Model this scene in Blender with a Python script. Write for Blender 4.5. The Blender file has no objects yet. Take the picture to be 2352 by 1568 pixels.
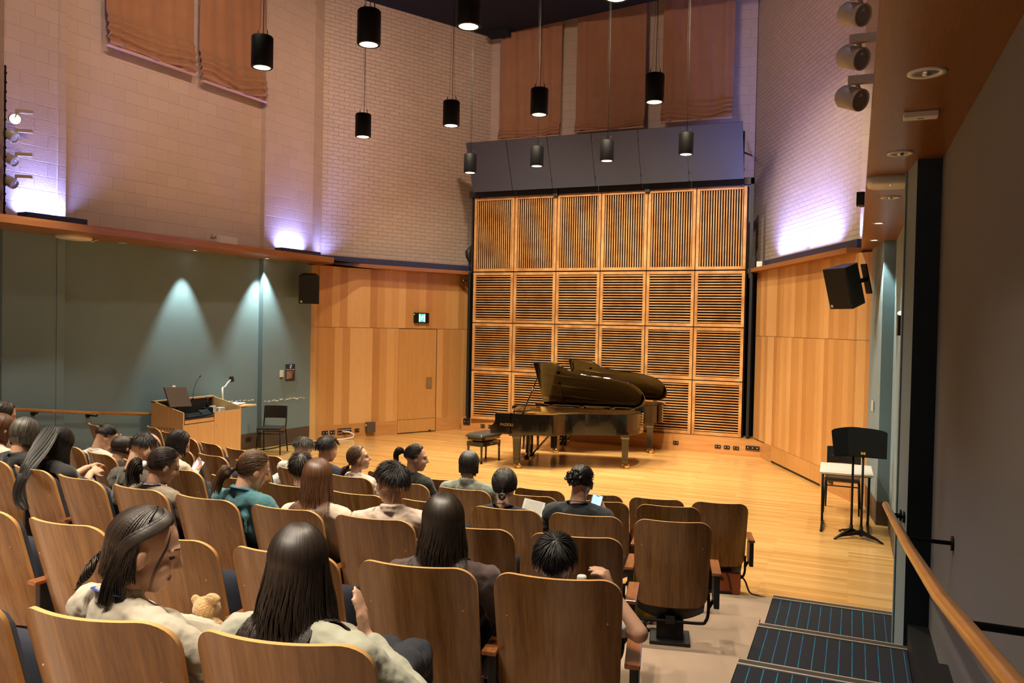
import bpy, math, random
import numpy as np
from mathutils import Vector, Matrix, Euler
random.seed(7)
scene = bpy.context.scene
COL = scene.collection
R_ = math.radians
# ---------------------------------------------------------------- camera
cam_d = bpy.data.cameras.new('camera'); cam = bpy.data.objects.new('camera', cam_d); COL.objects.link(cam)
cam_d.sensor_width = 36.0; cam_d.lens = 36.0*1850/2352; cam_d.clip_start = .05; cam_d.clip_end = 100
CAM_H = 2.36
yaw, pitch, roll = math.atan(787/1850), math.atan(37/1850), math.atan(.0205)
f0 = Vector((-math.sin(yaw), math.cos(yaw), 0)); r0 = Vector((math.cos(yaw), math.sin(yaw), 0))
fw = f0*math.cos(pitch) - Vector((0, 0, 1))*math.sin(pitch); u0 = r0.cross(fw)
rr = r0*math.cos(roll) + u0*math.sin(roll); uu = -r0*math.sin(roll) + u0*math.cos(roll)
cam.matrix_world = Matrix(((rr.x, uu.x, -fw.x, 0), (rr.y, uu.y, -fw.y, 0), (rr.z, uu.z, -fw.z, CAM_H), (0, 0, 0, 1)))
scene.camera = cam
# ---------------------------------------------------------------- world, exposure
w = bpy.data.worlds.new('world'); scene.world = w; w.use_nodes = True
w.node_tree.nodes['Background'].inputs[0].default_value = (1.0, .80, .68, 1)
w.node_tree.nodes['Background'].inputs[1].default_value = .06
scene.view_settings.view_transform = 'Standard'; scene.view_settings.look = 'None'
scene.view_settings.exposure = 0.4; scene.view_settings.gamma = 1.0; scene.view_settings.use_curve_mapping = False
scene.cycles.use_denoising = True
scene.cycles.max_bounces = 6; scene.cycles.diffuse_bounces = 4; scene.cycles.glossy_bounces = 3; scene.cycles.transmission_bounces = 3
scene.cycles.caustics_reflective = False; scene.cycles.caustics_refractive = False
scene.cycles.sample_clamp_indirect = 6.0
# ---------------------------------------------------------------- lights of the hall, with added fill
def spot(loc, energy, angle, color, blend=.5, target=None, size=.05):
    l = bpy.data.lights.new('spot_light', 'SPOT'); l.energy = energy; l.spot_size = R_(angle); l.spot_blend = blend
    l.color = color; l.shadow_soft_size = size
    o = bpy.data.objects.new('spot_light', l); COL.objects.link(o); o.location = loc
    t = Vector(target) if target else Vector((loc[0], loc[1], 0))
    o.rotation_euler = (t - Vector(loc)).to_track_quat('-Z', 'Y').to_euler()
    return o
def area(loc, target, sx, sy, energy, color, spread=180):
    l = bpy.data.lights.new('uplight', 'AREA'); l.shape = 'RECTANGLE'; l.size = sx; l.size_y = sy; l.energy = energy; l.color = color; l.spread = R_(spread)
    o = bpy.data.objects.new('uplight', l); COL.objects.link(o); o.location = loc
    return o
WARM = (1.0, .86, .64)
PEND = [(-4.12, 6.23), (-5.5, 6.43), (-6.21, 9.29), (-4.78, 9.12), (-3.07, 6.14), (-3.53, 8.98), (-2.12, 8.89),
        (-5.94, 12.04), (-4.68, 11.85), (-3.52, 11.79), (-2.31, 11.69), (-1.74, 5.99)]
PE = 420
for i, (x, y) in enumerate(PEND):
    spot((x, y, 4.845), PE*(.74 if y > 8 else .5), 122 if y > 8 else 92, WARM, .8)
for x, y in [(-7.4, 3.4), (-5.9, 3.3), (-4.4, 3.2), (-2.9, 3.1), (-1.5, 3.0), (-7.4, 6.6), (-8.9, 6.9), (-8.9, 3.7), (-5.2, .4), (-3.6, .3), (-2.1, .2)]:
    spot((x, y, 4.845), PE*.5, 88, WARM, .9)
# stage wash from the ceiling bridge towards the rear wall and the pianos
for x in (-6.6, -4.9, -3.2, -1.7):
    spot((x, 9.6, 8.6), 1150, 62, (1.0, .82, .58), .7, (x*.9-.4, 15.2, 1.6), .12)
# added fill spots, unseen: narrow ones over the audience, broad ones towards the masonry
SEAT_FILL = (1.0, .86, .70)
for x, y, e in [(-5.6, -.4, 1150), (-3.2, -.7, 1150), (-2.0, -1.1, 1150), (-7.6, 2.0, 800), (-4.6, 2.4, 650), (-2.6, 2.0, 900), (-6.5, 5.2, 420)]:
    spot((x, y, 8.95), e, 64, SEAT_FILL, .8, None, .2)
WALL_FILL = (1.0, .70, .50)
for p, tgt, e, an in [((-4.2, 4.6, 8.9), (-10.2, 8.8, 6.6), 760, 66), ((-4.0, 7.4, 8.9), (-10.0, 11.4, 6.4), 620, 62), ((-3.6, 9.4, 8.9), (-8.9, 15.4, 6.3), 820, 64), ((-5.0, 9.0, 8.9), (-5.0, 17.2, 7.4), 420, 66), ((-6.4, 9.0, 8.9), (-1.0, 15.2, 6.9), 420, 56)]:
    spot(p, e, an, WALL_FILL, 1.0, tgt, .3)
UP = (.27, .33, 1.0)
def uplight(p0, p1, z, energy, lean, off=0.0):
    a = Vector((p0[0], p0[1], z)); b = Vector((p1[0], p1[1], z)); d = (b-a); L = d.length; d.normalize()
    o = area((a+b)/2, None, L, .05, energy, UP, 125)
    zax = -Vector((lean[0], lean[1], 1)).normalized()      # area lights shine along -Z
    xax = d; yax = zax.cross(xax).normalized(); xax = yax.cross(zax)
    o.matrix_world = Matrix(((xax.x, yax.x, zax.x, o.location.x), (xax.y, yax.y, zax.y, o.location.y), (xax.z, yax.z, zax.z, o.location.z), (0, 0, 0, 1)))
def xp(y): return -9.90 + .091*(y-13.1)      # left wall, face of the piers
def xm(y): return xp(y) - .10                # left wall, main face
uplight((xp(7.40)+.09, 7.40), (xp(7.98)+.09, 7.98), 3.70, 34, (-.10, 0))
uplight((xp(12.15)+.09, 12.15), (xp(12.80)+.09, 12.80), 3.68, 34, (-.10, 0))
uplight((-9.70, 13.28), (-9.74, 13.50), 3.62, 5, (-.2, 0))
uplight((-1.50, 15.78), (-.98, 14.65), 3.68, 46, (.10, .05))
uplight((-.93, 14.54), (-.42, 13.43), 3.68, 46, (.10, .05))
uplight((.08, 12.82), (.30, 12.82), 3.70, 9, (0, .1))
COOL = (.84, 1.0, .88)
spot((xm(10.12)+.24, 10.12, 3.47), 200, 56, COOL, .6, (xm(10.12)+.20, 10.1, 0), .02)
spot((xm(11.8)+.24, 11.76, 3.47), 260, 66, COOL, .7, (xm(11.8)+.22, 11.8, 0), .02)
spot((.194, 9.118, 3.47), 45, 75, COOL, .5, None, .02)
spot((.186, 10.773, 3.47), 70, 60, COOL, .4, (.2, 10.76, 0), .02)
spot((-1.2, 4.2, 8.6), 260, 26, (.62, .6, 1.0), 1.0, (.5, 4.2, 2.5), .2)
# ---------------------------------------------------------------- materials
def nodes(m):
    m.use_nodes = True; nt = m.node_tree; nt.nodes.clear()
    out = nt.nodes.new('ShaderNodeOutputMaterial'); b = nt.nodes.new('ShaderNodeBsdfPrincipled'); nt.links.new(b.outputs[0], out.inputs[0])
    return nt, b
def mat(name, col, rough=.5, metal=0, spec=.5, coat=0, bump=0, bscale=200, emit=0, var=0, vscale=5, sheen=0, trans=0):
    m = bpy.data.materials.new(name); nt, b = nodes(m); N = nt.nodes; L = nt.links
    b.inputs['Base Color'].default_value = (*col, 1); b.inputs['Roughness'].default_value = rough; b.inputs['Metallic'].default_value = metal
    b.inputs['Specular IOR Level'].default_value = spec; b.inputs['Coat Weight'].default_value = coat; b.inputs['Coat Roughness'].default_value = .05
    if sheen: b.inputs['Sheen Weight'].default_value = sheen
    if trans: b.inputs['Transmission Weight'].default_value = trans
    if emit: b.inputs['Emission Color'].default_value = (*col, 1); b.inputs['Emission Strength'].default_value = emit
    tc = N.new('ShaderNodeTexCoord')
    if bump:
        n = N.new('ShaderNodeTexNoise'); n.inputs['Scale'].default_value = bscale; n.inputs['Detail'].default_value = 3; L.new(tc.outputs['Object'], n.inputs['Vector'])
        bm = N.new('ShaderNodeBump'); bm.inputs['Strength'].default_value = bump; bm.inputs['Distance'].default_value = .01; L.new(n.outputs[0], bm.inputs['Height']); L.new(bm.outputs[0], b.inputs['Normal'])
    if var:
        n = N.new('ShaderNodeTexNoise'); n.inputs['Scale'].default_value = vscale; n.inputs['Detail'].default_value = 4; L.new(tc.outputs['Object'], n.inputs['Vector'])
        r = N.new('ShaderNodeValToRGB'); r.color_ramp.elements[0].position = .3; r.color_ramp.elements[1].position = .7
        r.color_ramp.elements[0].color = (*[c*(1-var) for c in col], 1); r.color_ramp.elements[1].color = (*[min(1, c*(1+var)) for c in col], 1)
        L.new(n.outputs[0], r.inputs[0]); L.new(r.outputs[0], b.inputs['Base Color'])
    return m
def wood(name, cols, gscale=(1, 1, 12), board=0, blen=1.3, axis='v', rough=.35, coat=0, uv=True, rnd=False, grain=.35, seam=.0):
    """boards run along v (vertical) or u; cols = list of board tones"""
    m = bpy.data.materials.new(name); nt, b = nodes(m); N = nt.nodes; L = nt.links
    b.inputs['Roughness'].default_value = rough; b.inputs['Coat Weight'].default_value = coat; b.inputs['Coat Roughness'].default_value = .12
    tc = N.new('ShaderNodeTexCoord'); src = tc.outputs['UV'] if uv else tc.outputs['Object']
    if rnd:
        oi = N.new('ShaderNodeObjectInfo'); vm = N.new('ShaderNodeVectorMath'); vm.operation = 'SCALE'; cx = N.new('ShaderNodeCombineXYZ')
        L.new(oi.outputs['Random'], cx.inputs[0]); L.new(oi.outputs['Random'], cx.inputs[1]); L.new(oi.outputs['Random'], cx.inputs[2])
        L.new(cx.outputs[0], vm.inputs[0]); vm.inputs['Scale'].default_value = 37.0
        ad = N.new('ShaderNodeVectorMath'); L.new(src, ad.inputs[0]); L.new(vm.outputs[0], ad.inputs[1]); src = ad.outputs[0]
    mp = N.new('ShaderNodeMapping'); L.new(src, mp.inputs[0])
    mp.inputs['Scale'].default_value = gscale
    g = N.new('ShaderNodeTexNoise'); g.inputs['Scale'].default_value = 6; g.inputs['Detail'].default_value = 6; g.inputs['Roughness'].default_value = .6; g.inputs['Distortion'].default_value = .6
    L.new(mp.outputs[0], g.inputs['Vector'])
    if board:
        br = N.new('ShaderNodeTexBrick'); br.offset = .5; br.offset_frequency = 2
        m2 = N.new('ShaderNodeMapping'); L.new(src, m2.inputs[0])
        if axis == 'v': m2.inputs['Rotation'].default_value = (0, 0, R_(90))
        L.new(m2.outputs[0], br.inputs['Vector'])
        br.inputs['Scale'].default_value = 1; br.inputs['Brick Width'].default_value = blen; br.inputs['Row Height'].default_value = board
        br.inputs['Mortar Size'].default_value = .0012 if seam else 0; br.inputs['Mortar Smooth'].default_value = 0
        br.inputs['Color1'].default_value = (0, 0, 0, 1); br.inputs['Color2'].default_value = (1, 1, 1, 1); br.inputs['Mortar'].default_value = (0, 0, 0, 1)
        fac = br.outputs['Color']
        # wider slow variation
        n2 = N.new('ShaderNodeTexNoise'); n2.inputs['Scale'].default_value = .9; L.new(src, n2.inputs['Vector'])
        mx = N.new('ShaderNodeMix'); mx.data_type = 'FLOAT'; mx.inputs[0].default_value = .15; L.new(fac, mx.inputs[2]); L.new(n2.outputs[0], mx.inputs[3]); fac = mx.outputs[0]
    else:
        n2 = N.new('ShaderNodeTexNoise'); n2.inputs['Scale'].default_value = 1.6; L.new(mp.outputs[0], n2.inputs['Vector']); fac = n2.outputs[0]
    r = N.new('ShaderNodeValToRGB'); cr = r.color_ramp
    while len(cr.elements) < len(cols): cr.elements.new(.5)
    for i, c in enumerate(cols): cr.elements[i].position = (i/(len(cols)-1)) if board else (.3+.4*i/(len(cols)-1)); cr.elements[i].color = (*c, 1)
    L.new(fac, r.inputs[0])
    gr = N.new('ShaderNodeValToRGB'); gr.color_ramp.elements[0].position = .25; gr.color_ramp.elements[1].position = .75
    gr.color_ramp.elements[0].color = (1-grain, 1-grain*1.1, 1-grain*1.25, 1); gr.color_ramp.elements[1].color = (1, 1, 1, 1); L.new(g.outputs[0], gr.inputs[0])
    mu = N.new('ShaderNodeMix'); mu.data_type = 'RGBA'; mu.blend_type = 'MULTIPLY'; mu.inputs[0].default_value = 1; L.new(r.outputs[0], mu.inputs[6]); L.new(gr.outputs[0], mu.inputs[7])
    last = mu.outputs[2]
    if seam and board:
        m3 = N.new('ShaderNodeMix'); m3.data_type = 'RGBA'; L.new(br.outputs['Fac'], m3.inputs[0]); L.new(last, m3.inputs[6]); m3.inputs[7].default_value = (*[c*(1-seam) for c in cols[0]], 1); last = m3.outputs[2]
    L.new(last, b.inputs['Base Color'])
    return m
def brickmat(name, col, bw, bh, mortar, depth=.5, rough=.55):
    m = bpy.data.materials.new(name); nt, b = nodes(m); N = nt.nodes; L = nt.links
    b.inputs['Roughness'].default_value = rough; b.inputs['Specular IOR Level'].default_value = .45
    tc = N.new('ShaderNodeTexCoord')
    br = N.new('ShaderNodeTexBrick'); br.inputs['Scale'].default_value = 1; br.inputs['Brick Width'].default_value = bw; br.inputs['Row Height'].default_value = bh
    br.inputs['Mortar Size'].default_value = mortar; br.inputs['Mortar Smooth'].default_value = .6
    br.inputs['Color1'].default_value = (*col, 1); br.inputs['Color2'].default_value = (*[c*.93 for c in col], 1); br.inputs['Mortar'].default_value = (*[c*.97 for c in col], 1)
    wn = N.new('ShaderNodeTexNoise'); wn.inputs['Scale'].default_value = 7
    L.new(tc.outputs['UV'], wn.inputs['Vector'])
    va = N.new('ShaderNodeVectorMath'); va.operation = 'MULTIPLY_ADD'; L.new(wn.outputs['Color'], va.inputs[0]); va.inputs[1].default_value = (.006, .006, 0); L.new(tc.outputs['UV'], va.inputs[2])
    L.new(va.outputs[0], br.inputs['Vector']); L.new(br.outputs['Color'], b.inputs['Base Color'])
    # each unit stands out by its own random amount: height = -mortar + brick tone + fine noise
    n = N.new('ShaderNodeTexNoise'); n.inputs['Scale'].default_value = 60; n.inputs['Detail'].default_value = 3; L.new(tc.outputs['UV'], n.inputs['Vector'])
    br2 = N.new('ShaderNodeTexBrick'); 
    for k in ('Scale', 'Brick Width', 'Row Height', 'Mortar Size', 'Mortar Smooth'): br2.inputs[k].default_value = br.inputs[k].default_value
    br2.inputs['Color1'].default_value = (.35, .35, .35, 1); br2.inputs['Color2'].default_value = (1, 1, 1, 1); br2.inputs['Mortar'].default_value = (0, 0, 0, 1)
    L.new(va.outputs[0], br2.inputs['Vector'])
    mm = N.new('ShaderNodeMath'); mm.operation = 'MULTIPLY_ADD'; L.new(n.outputs[0], mm.inputs[0]); mm.inputs[1].default_value = .25; L.new(br2.outputs['Color'], mm.inputs[2])
    bm = N.new('ShaderNodeBump'); bm.inputs['Strength'].default_value = depth; bm.inputs['Distance'].default_value = .03; L.new(mm.outputs[0], bm.inputs['Height']); L.new(bm.outputs[0], b.inputs['Normal'])
    return m
def hairmat(name, c1, c2, rough=.42):
    m = bpy.data.materials.new(name); nt, b = nodes(m); N = nt.nodes; L = nt.links
    b.inputs['Roughness'].default_value = rough; b.inputs['Specular IOR Level'].default_value = .6
    at = N.new('ShaderNodeAttribute'); at.attribute_name = 'tone'
    mx = N.new('ShaderNodeMix'); mx.data_type = 'RGBA'; L.new(at.outputs['Fac'], mx.inputs[0]); mx.inputs[6].default_value = (*c1, 1); mx.inputs[7].default_value = (*c2, 1)
    L.new(mx.outputs[2], b.inputs['Base Color'])
    return m
M = {}
M['floor'] = wood('stage floorboards', [(.56, .29, .085), (.68, .38, .125), (.74, .43, .15), (.80, .50, .20)], (.9, 14, 1), board=.065, blen=1.5, axis='u', rough=.24, coat=.25, grain=.22, seam=.10)
M['panel'] = wood('veneer wall boards', [(.46, .215, .065), (.60, .32, .11), (.69, .40, .155), (.80, .51, .235)], (22, .7, 1), board=.17, blen=60, axis='v', rough=.38, grain=.2)
M['plinth'] = wood('timber plinth', [(.50, .24, .075), (.60, .31, .11)], (1, 12, 1), rough=.38, grain=.2)
M['door'] = wood('veneer door', [(.54, .28, .085), (.60, .33, .11)], (18, .7, 1), rough=.4, grain=.2)
M['soffit'] = wood('red timber soffit', [(.22, .075, .014), (.34, .125, .028), (.42, .17, .042)], (14, .8, 1), board=.3, blen=40, axis='v', rough=.3, grain=.35)
M['fascia'] = wood('timber fascia', [(.30, .115, .04), (.38, .16, .055)], (.8, 14, 1), rough=.35, grain=.25)
M['seatwood'] = wood('seat plywood', [(.25, .118, .034), (.35, .178, .056), (.43, .238, .082)], (16, 1, 1.2), rough=.33, coat=.15, uv=False, rnd=True, grain=.5)
M['seatedge'] = mat('plywood edge', (.62, .34, .12), .4)
M['armwood'] = wood('armrest timber', [(.30, .10, .035), (.40, .15, .05)], (16, 1.2, 1), rough=.25, coat=.3, uv=False, rnd=True)
M['louver'] = wood('louver timber', [(.48, .22, .07), (.62, .33, .12), (.72, .43, .18)], (2, 2, 2), rough=.38, uv=False, rnd=True, grain=.25)
M['lectern'] = wood('lectern veneer', [(.62, .36, .15), (.70, .42, .19)], (16, 16, .8), rough=.42, uv=False, grain=.12)
M['rail'] = wood('handrail timber', [(.40, .17, .04), (.52, .24, .07)], (2, 2, 2), rough=.28, coat=.3, uv=False, grain=.3)
M['block'] = brickmat('painted blockwork', (.58, .455, .385), .39, .195, .006, .6)
M['brick'] = brickmat('painted brickwork', (.60, .475, .40), .235, .081, .007, 1.0)
M['teal'] = mat('teal grey fabric wall', (.150, .235, .275), .85, bump=.25, bscale=350, sheen=.2, var=.04, vscale=2)
M['tealR'] = M['teal']
M['pierside'] = mat('shade-darkened fabric pier side', (.022, .036, .050), .9)  # near pier's side face: its shade is put into a darker fabric colour
M['greyfabric'] = mat('brown grey fabric wall', (.125, .118, .108), .85, bump=.2, bscale=350, sheen=.15, var=.04, vscale=2)
M['board'] = mat('notice board black', (.028, .024, .022), .5)
M['skirt'] = mat('brown skirting', (.085, .058, .042), .55)
M['navy'] = mat('navy trough', (.028, .034, .085), .5)
M['dark'] = mat('dark void lining', (.006, .006, .008), .9)
M['ceil'] = mat('midnight blue ceiling', (.003, .004, .012), .9)
M['reflector'] = mat('slate reflector panel', (.050, .056, .085), .6, bump=.15, bscale=180)
M['carpet'] = mat('beige carpet', (.47, .34, .25), .95, bump=.3, bscale=500, var=.08, vscale=3)
M['black'] = mat('black', (.008, .008, .009), .5)
M['blackmetal'] = mat('black powder coated metal', (.006, .006, .007), .55, spec=.25)
M['pad'] = mat('midnight upholstery', (.012, .014, .026), .9, bump=.2, bscale=600)
M['piano'] = mat('black piano lacquer', (.004, .003, .002), .06, spec=.6, coat=1)
M['gold'] = mat('gold plate', (.70, .42, .12), .35, metal=.7)
M['brass'] = mat('brass', (.75, .52, .22), .28, metal=1)
M['spruce'] = mat('burl veneer', (.60, .36, .12), .35, var=.25, vscale=30)
M['ivory'] = mat('ivory', (.78, .74, .65), .3)
M['steel'] = mat('brushed steel', (.55, .55, .55), .3, metal=1)
M['alu'] = mat('stair nosing metal', (.62, .56, .48), .38, metal=.6)
M['nosegrip'] = mat('nosing grip strip', (.05, .042, .03), .8)
M['white'] = mat('white plastic', (.72, .68, .60), .45)
M['whitetop'] = mat('white laminate', (.72, .68, .62), .35)
M['spotbody'] = mat('cream spotlight body', (.50, .42, .33), .4)
M['glow'] = mat('lamp glass lit', (1.0, .97, .86), .5, emit=9)
M['glowsoft'] = mat('reflector lit', (1.0, .86, .62), .5, emit=1.6)
M['lampgrey'] = mat('unlit lamp glass', (.28, .26, .22), .2)
M['screen'] = mat('dark screen', (.006, .006, .008), .12)
M['phone'] = mat('phone screen lit', (.38, .62, .95), .3, emit=1.3)
M['exit'] = mat('exit sign lit green', (.02, .55, .32), .4, emit=1.1)
M['exitw'] = mat('exit figure', (.55, 1.0, .82), .4, emit=1.2)
M['paper'] = mat('paper', (.75, .73, .68), .8)
M['rose'] = mat('pink leather', (.55, .20, .17), .5)
M['greybag'] = mat('pale grey fabric bag', (.38, .38, .36), .8)
M['yellowbag'] = mat('mustard plastic bag', (.62, .40, .03), .35, bump=.6, bscale=18)
M['curtain'] = mat('brown velvet curtain', (.36, .175, .095), .9, bump=.2, bscale=60, var=.06, vscale=4, sheen=.3)
M['hem'] = mat('curtain hem batten', (.62, .40, .30), .6)
M['yellow'] = mat('yellow label', (.75, .65, .05), .5)
M['blue'] = mat('blue label', (.03, .10, .50), .5)
M['leather'] = mat('black leather', (.018, .015, .014), .32)
M['benchseat'] = mat('grey black button leather', (.05, .048, .045), .3)
M['red'] = mat('red felt', (.45, .03, .02), .7)
# striped stair carpet: thin blue lines on navy
def stripe():
    m = bpy.data.materials.new('navy striped carpet'); nt, b = nodes(m); N = nt.nodes; L = nt.links; b.inputs['Roughness'].default_value = .95
    tc = N.new('ShaderNodeTexCoord'); sx = N.new('ShaderNodeSeparateXYZ'); L.new(tc.outputs['Object'], sx.inputs[0])
    a = N.new('ShaderNodeMath'); a.operation = 'DIVIDE'; L.new(sx.outputs[0], a.inputs[0]); a.inputs[1].default_value = .0765
    f = N.new('ShaderNodeMath'); f.operation = 'FRACT'; L.new(a.outputs[0], f.inputs[0])
    c = N.new('ShaderNodeMath'); c.operation = 'COMPARE'; L.new(f.outputs[0], c.inputs[0]); c.inputs[1].default_value = .5; c.inputs[2].default_value = .035
    n = N.new('ShaderNodeTexNoise'); n.inputs['Scale'].default_value = 6; L.new(tc.outputs['Object'], n.inputs['Vector'])
    r = N.new('ShaderNodeValToRGB'); r.color_ramp.elements[0].color = (.02, .10, .32, 1); r.color_ramp.elements[1].color = (.0, .20, .30, 1); r.color_ramp.elements[0].position = .4; r.color_ramp.elements[1].position = .6
    L.new(n.outputs[0], r.inputs[0])
    mx = N.new('ShaderNodeMix'); mx.data_type = 'RGBA'; L.new(c.outputs[0], mx.inputs[0]); mx.inputs[6].default_value = (.011, .013, .022, 1); L.new(r.outputs[0], mx.inputs[7]); L.new(mx.outputs[2], b.inputs['Base Color'])
    return m
M['stair'] = stripe()
# ---------------------------------------------------------------- mesh helpers
class MB:
    def __init__(s): s.v = []; s.f = []; s.uv = []; s.mi = []; s.sm = []; s.tone = []; s.ct = .5
    def add(s, vs, fs, uv=None, mi=0, sm=False):
        b = len(s.v); s.v += [tuple(p) for p in vs]; s.tone += [s.ct]*len(vs)
        for k, f in enumerate(fs):
            s.f.append(tuple(i+b for i in f)); s.mi.append(mi); s.sm.append(sm)
            s.uv.append(uv[k] if uv else [(0, 0)]*len(f))
        return s
    def box(s, c, d, rz=0, mi=0, mat=None, rx=0, ry=0):
        hx, hy, hz = d[0]/2, d[1]/2, d[2]/2
        P = [Vector((x, y, z)) for z in (-hz, hz) for x, y in ((-hx, -hy), (hx, -hy), (hx, hy), (-hx, hy))]
        E = Euler((rx, ry, rz)).to_matrix() if (rx or ry or rz) else None
        if E: P = [E @ p for p in P]
        P = [p+Vector(c) for p in P]
        if mat is not None: P = [mat @ p for p in P]
        F = [(3, 2, 1, 0), (4, 5, 6, 7), (0, 1, 5, 4), (1, 2, 6, 5), (2, 3, 7, 6), (3, 0, 4, 7)]
        U = [[(0, 0), (d[0], 0), (d[0], d[1]), (0, d[1])]]*2 + [[(0, 0), (d[0], 0), (d[0], d[2]), (0, d[2])], [(0, 0), (d[1], 0), (d[1], d[2]), (0, d[2])]]*2
        return s.add(P, F, U, mi)
    def prism(s, poly, z0, z1, mi=0):
        n = len(poly); a = sum(poly[i][0]*poly[(i+1) % n][1]-poly[(i+1) % n][0]*poly[i][1] for i in range(n))
        if a < 0: poly = poly[::-1]
        V = [(x, y, z0) for x, y in poly]+[(x, y, z1) for x, y in poly]
        F = [tuple(range(n-1, -1, -1)), tuple(range(n, 2*n))]; U = [[(x, y) for x, y in poly[::-1]], [(x, y) for x, y in poly]]
        t = 0
        for i in range(n):
            j = (i+1) % n; L = math.dist(poly[i], poly[j]); F.append((i, j, j+n, i+n)); U.append([(t, z0), (t+L, z0), (t+L, z1), (t, z1)]); t += L
        return s.add(V, F, U, mi)
    def tube(s, pts, r, n=8, mi=0, cap=True, sm=True, flat=1.0, up=None):
        pts = [Vector(p) for p in pts]; m = len(pts); rs = r if isinstance(r, (list, tuple)) else [r]*m
        V = []; prev = None
        for i, p in enumerate(pts):
            t = (pts[min(i+1, m-1)]-pts[max(i-1, 0)]).normalized()
            if prev is None:
                a = Vector(up) if up else (Vector((0, 0, 1)) if abs(t.z) < .9 else Vector((1, 0, 0)))
                x = t.cross(a).normalized()
            else:
                x = (prev - t*prev.dot(t)).normalized()
            prev = x; y = t.cross(x)
            for k in range(n):
                a = 2*math.pi*k/n; V.append(p+x*(math.cos(a)*rs[i])+y*(math.sin(a)*rs[i]*flat))
        F = [(i*n+k, i*n+(k+1) % n, (i+1)*n+(k+1) % n, (i+1)*n+k) for i in range(m-1) for k in range(n)]
        if cap: F += [tuple(range(n-1, -1, -1)), tuple(range((m-1)*n, m*n))]
        return s.add(V, F, None, mi, sm)
    def cyl(s, c, r, h, n=24, mi=0, r2=None, sm=True):
        return s.tube([c, (c[0], c[1], c[2]+h)], [r, r if r2 is None else r2], n, mi, True, sm)
    def lathe(s, prof, c=(0, 0, 0), n=24, mi=0, sm=True):
        V = [(c[0]+r*math.cos(2*math.pi*k/n), c[1]+r*math.sin(2*math.pi*k/n), c[2]+z) for r, z in prof for k in range(n)]
        F = [(i*n+k, i*n+(k+1) % n, (i+1)*n+(k+1) % n, (i+1)*n+k) for i in range(len(prof)-1) for k in range(n)]
        return s.add(V, F, None, mi, sm)
    def ell(s, c, r, nu=16, nv=10, mat=None, mi=0, fn=None):
        V = []; c = Vector(c)
        for j in range(nv+1):
            th = math.pi*j/nv
            for i in range(nu):
                ph = 2*math.pi*i/nu; d = Vector((math.sin(th)*math.cos(ph), math.sin(th)*math.sin(ph), math.cos(th)))
                k = fn(d) if fn else 1
                V.append(c+Vector((d.x*r[0]*k, d.y*r[1]*k, d.z*r[2]*k)))
        if mat is not None: V = [mat @ p for p in V]
        F = [(j*nu+i, (j+1)*nu+i, (j+1)*nu+(i+1) % nu, j*nu+(i+1) % nu) for j in range(nv) for i in range(nu)]
        return s.add(V, F, None, mi, True)
    def cap2(s, a, b, ra, rb, n=12, mat=None):
        """closed tapered capsule"""
        a = Vector(a); b = Vector(b)
        if mat is not None: a = mat @ a; b = mat @ b
        t = (b-a); L = t.length or 1e-4; t.normalize(); pts = []; rs = []
        for k in range(4): q = math.pi/2*(k+.35)/4.35; pts.append(a-t*(ra*math.cos(q))); rs.append(ra*math.sin(q))
        pts.append(a); rs.append(ra); pts.append(b); rs.append(rb)
        for k in range(3, -1, -1): q = math.pi/2*(k+.35)/4.35; pts.append(b+t*(rb*math.cos(q))); rs.append(rb*math.sin(q))
        return s.tube(pts, rs, n)
    def build(s, name, m, parent=None, bevel=0, tone=False, kind=None):
        me = bpy.data.meshes.new(name); me.from_pydata([tuple(p) for p in s.v], [], s.f)
        for x in (m if isinstance(m, (list, tuple)) else [m]): me.materials.append(M[x] if isinstance(x, str) else x)
        me.polygons.foreach_set('material_index', s.mi); me.polygons.foreach_set('use_smooth', s.sm)
        uvl = me.uv_layers.new(name='UVMap'); flat = [c for f in s.uv for p in f for c in p]; uvl.data.foreach_set('uv', flat)
        if tone:
            at = me.attributes.new('tone', 'FLOAT', 'POINT'); at.data.foreach_set('value', s.tone)
        me.update()
        o = bpy.data.objects.new(name, me); COL.objects.link(o)
        if parent: o.parent = parent
        if bevel:
            b = o.modifiers.new('bevel', 'BEVEL'); b.width = bevel; b.segments = 2; b.limit_method = 'ANGLE'; b.angle_limit = R_(40)
        if kind: o['kind'] = kind
        return o
def tag(o, label, cat, group=None):
    o['label'] = label; o['category'] = cat
    if group: o['group'] = group
    return o
def thing(name, label, cat, loc=(0, 0, 0), rz=0, group=None):
    o = bpy.data.objects.new(name, None); COL.objects.link(o); o.location = loc; o.rotation_euler = (0, 0, rz); o.empty_display_size = .1
    return tag(o, label, cat, group)
def struct(name, mb, m, **k): return mb.build(name, m, kind='structure', **k)
def dup(root, loc, rz, label, group=None):
    r = root.copy(); COL.objects.link(r); r.location = loc; r.rotation_euler = (0, 0, rz); r['label'] = label
    if group: r['group'] = group
    for ch in list(root.children):
        c = ch.copy(); COL.objects.link(c); c.parent = r
        for g in list(ch.children): d = g.copy(); COL.objects.link(d); d.parent = c
    return r
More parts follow.
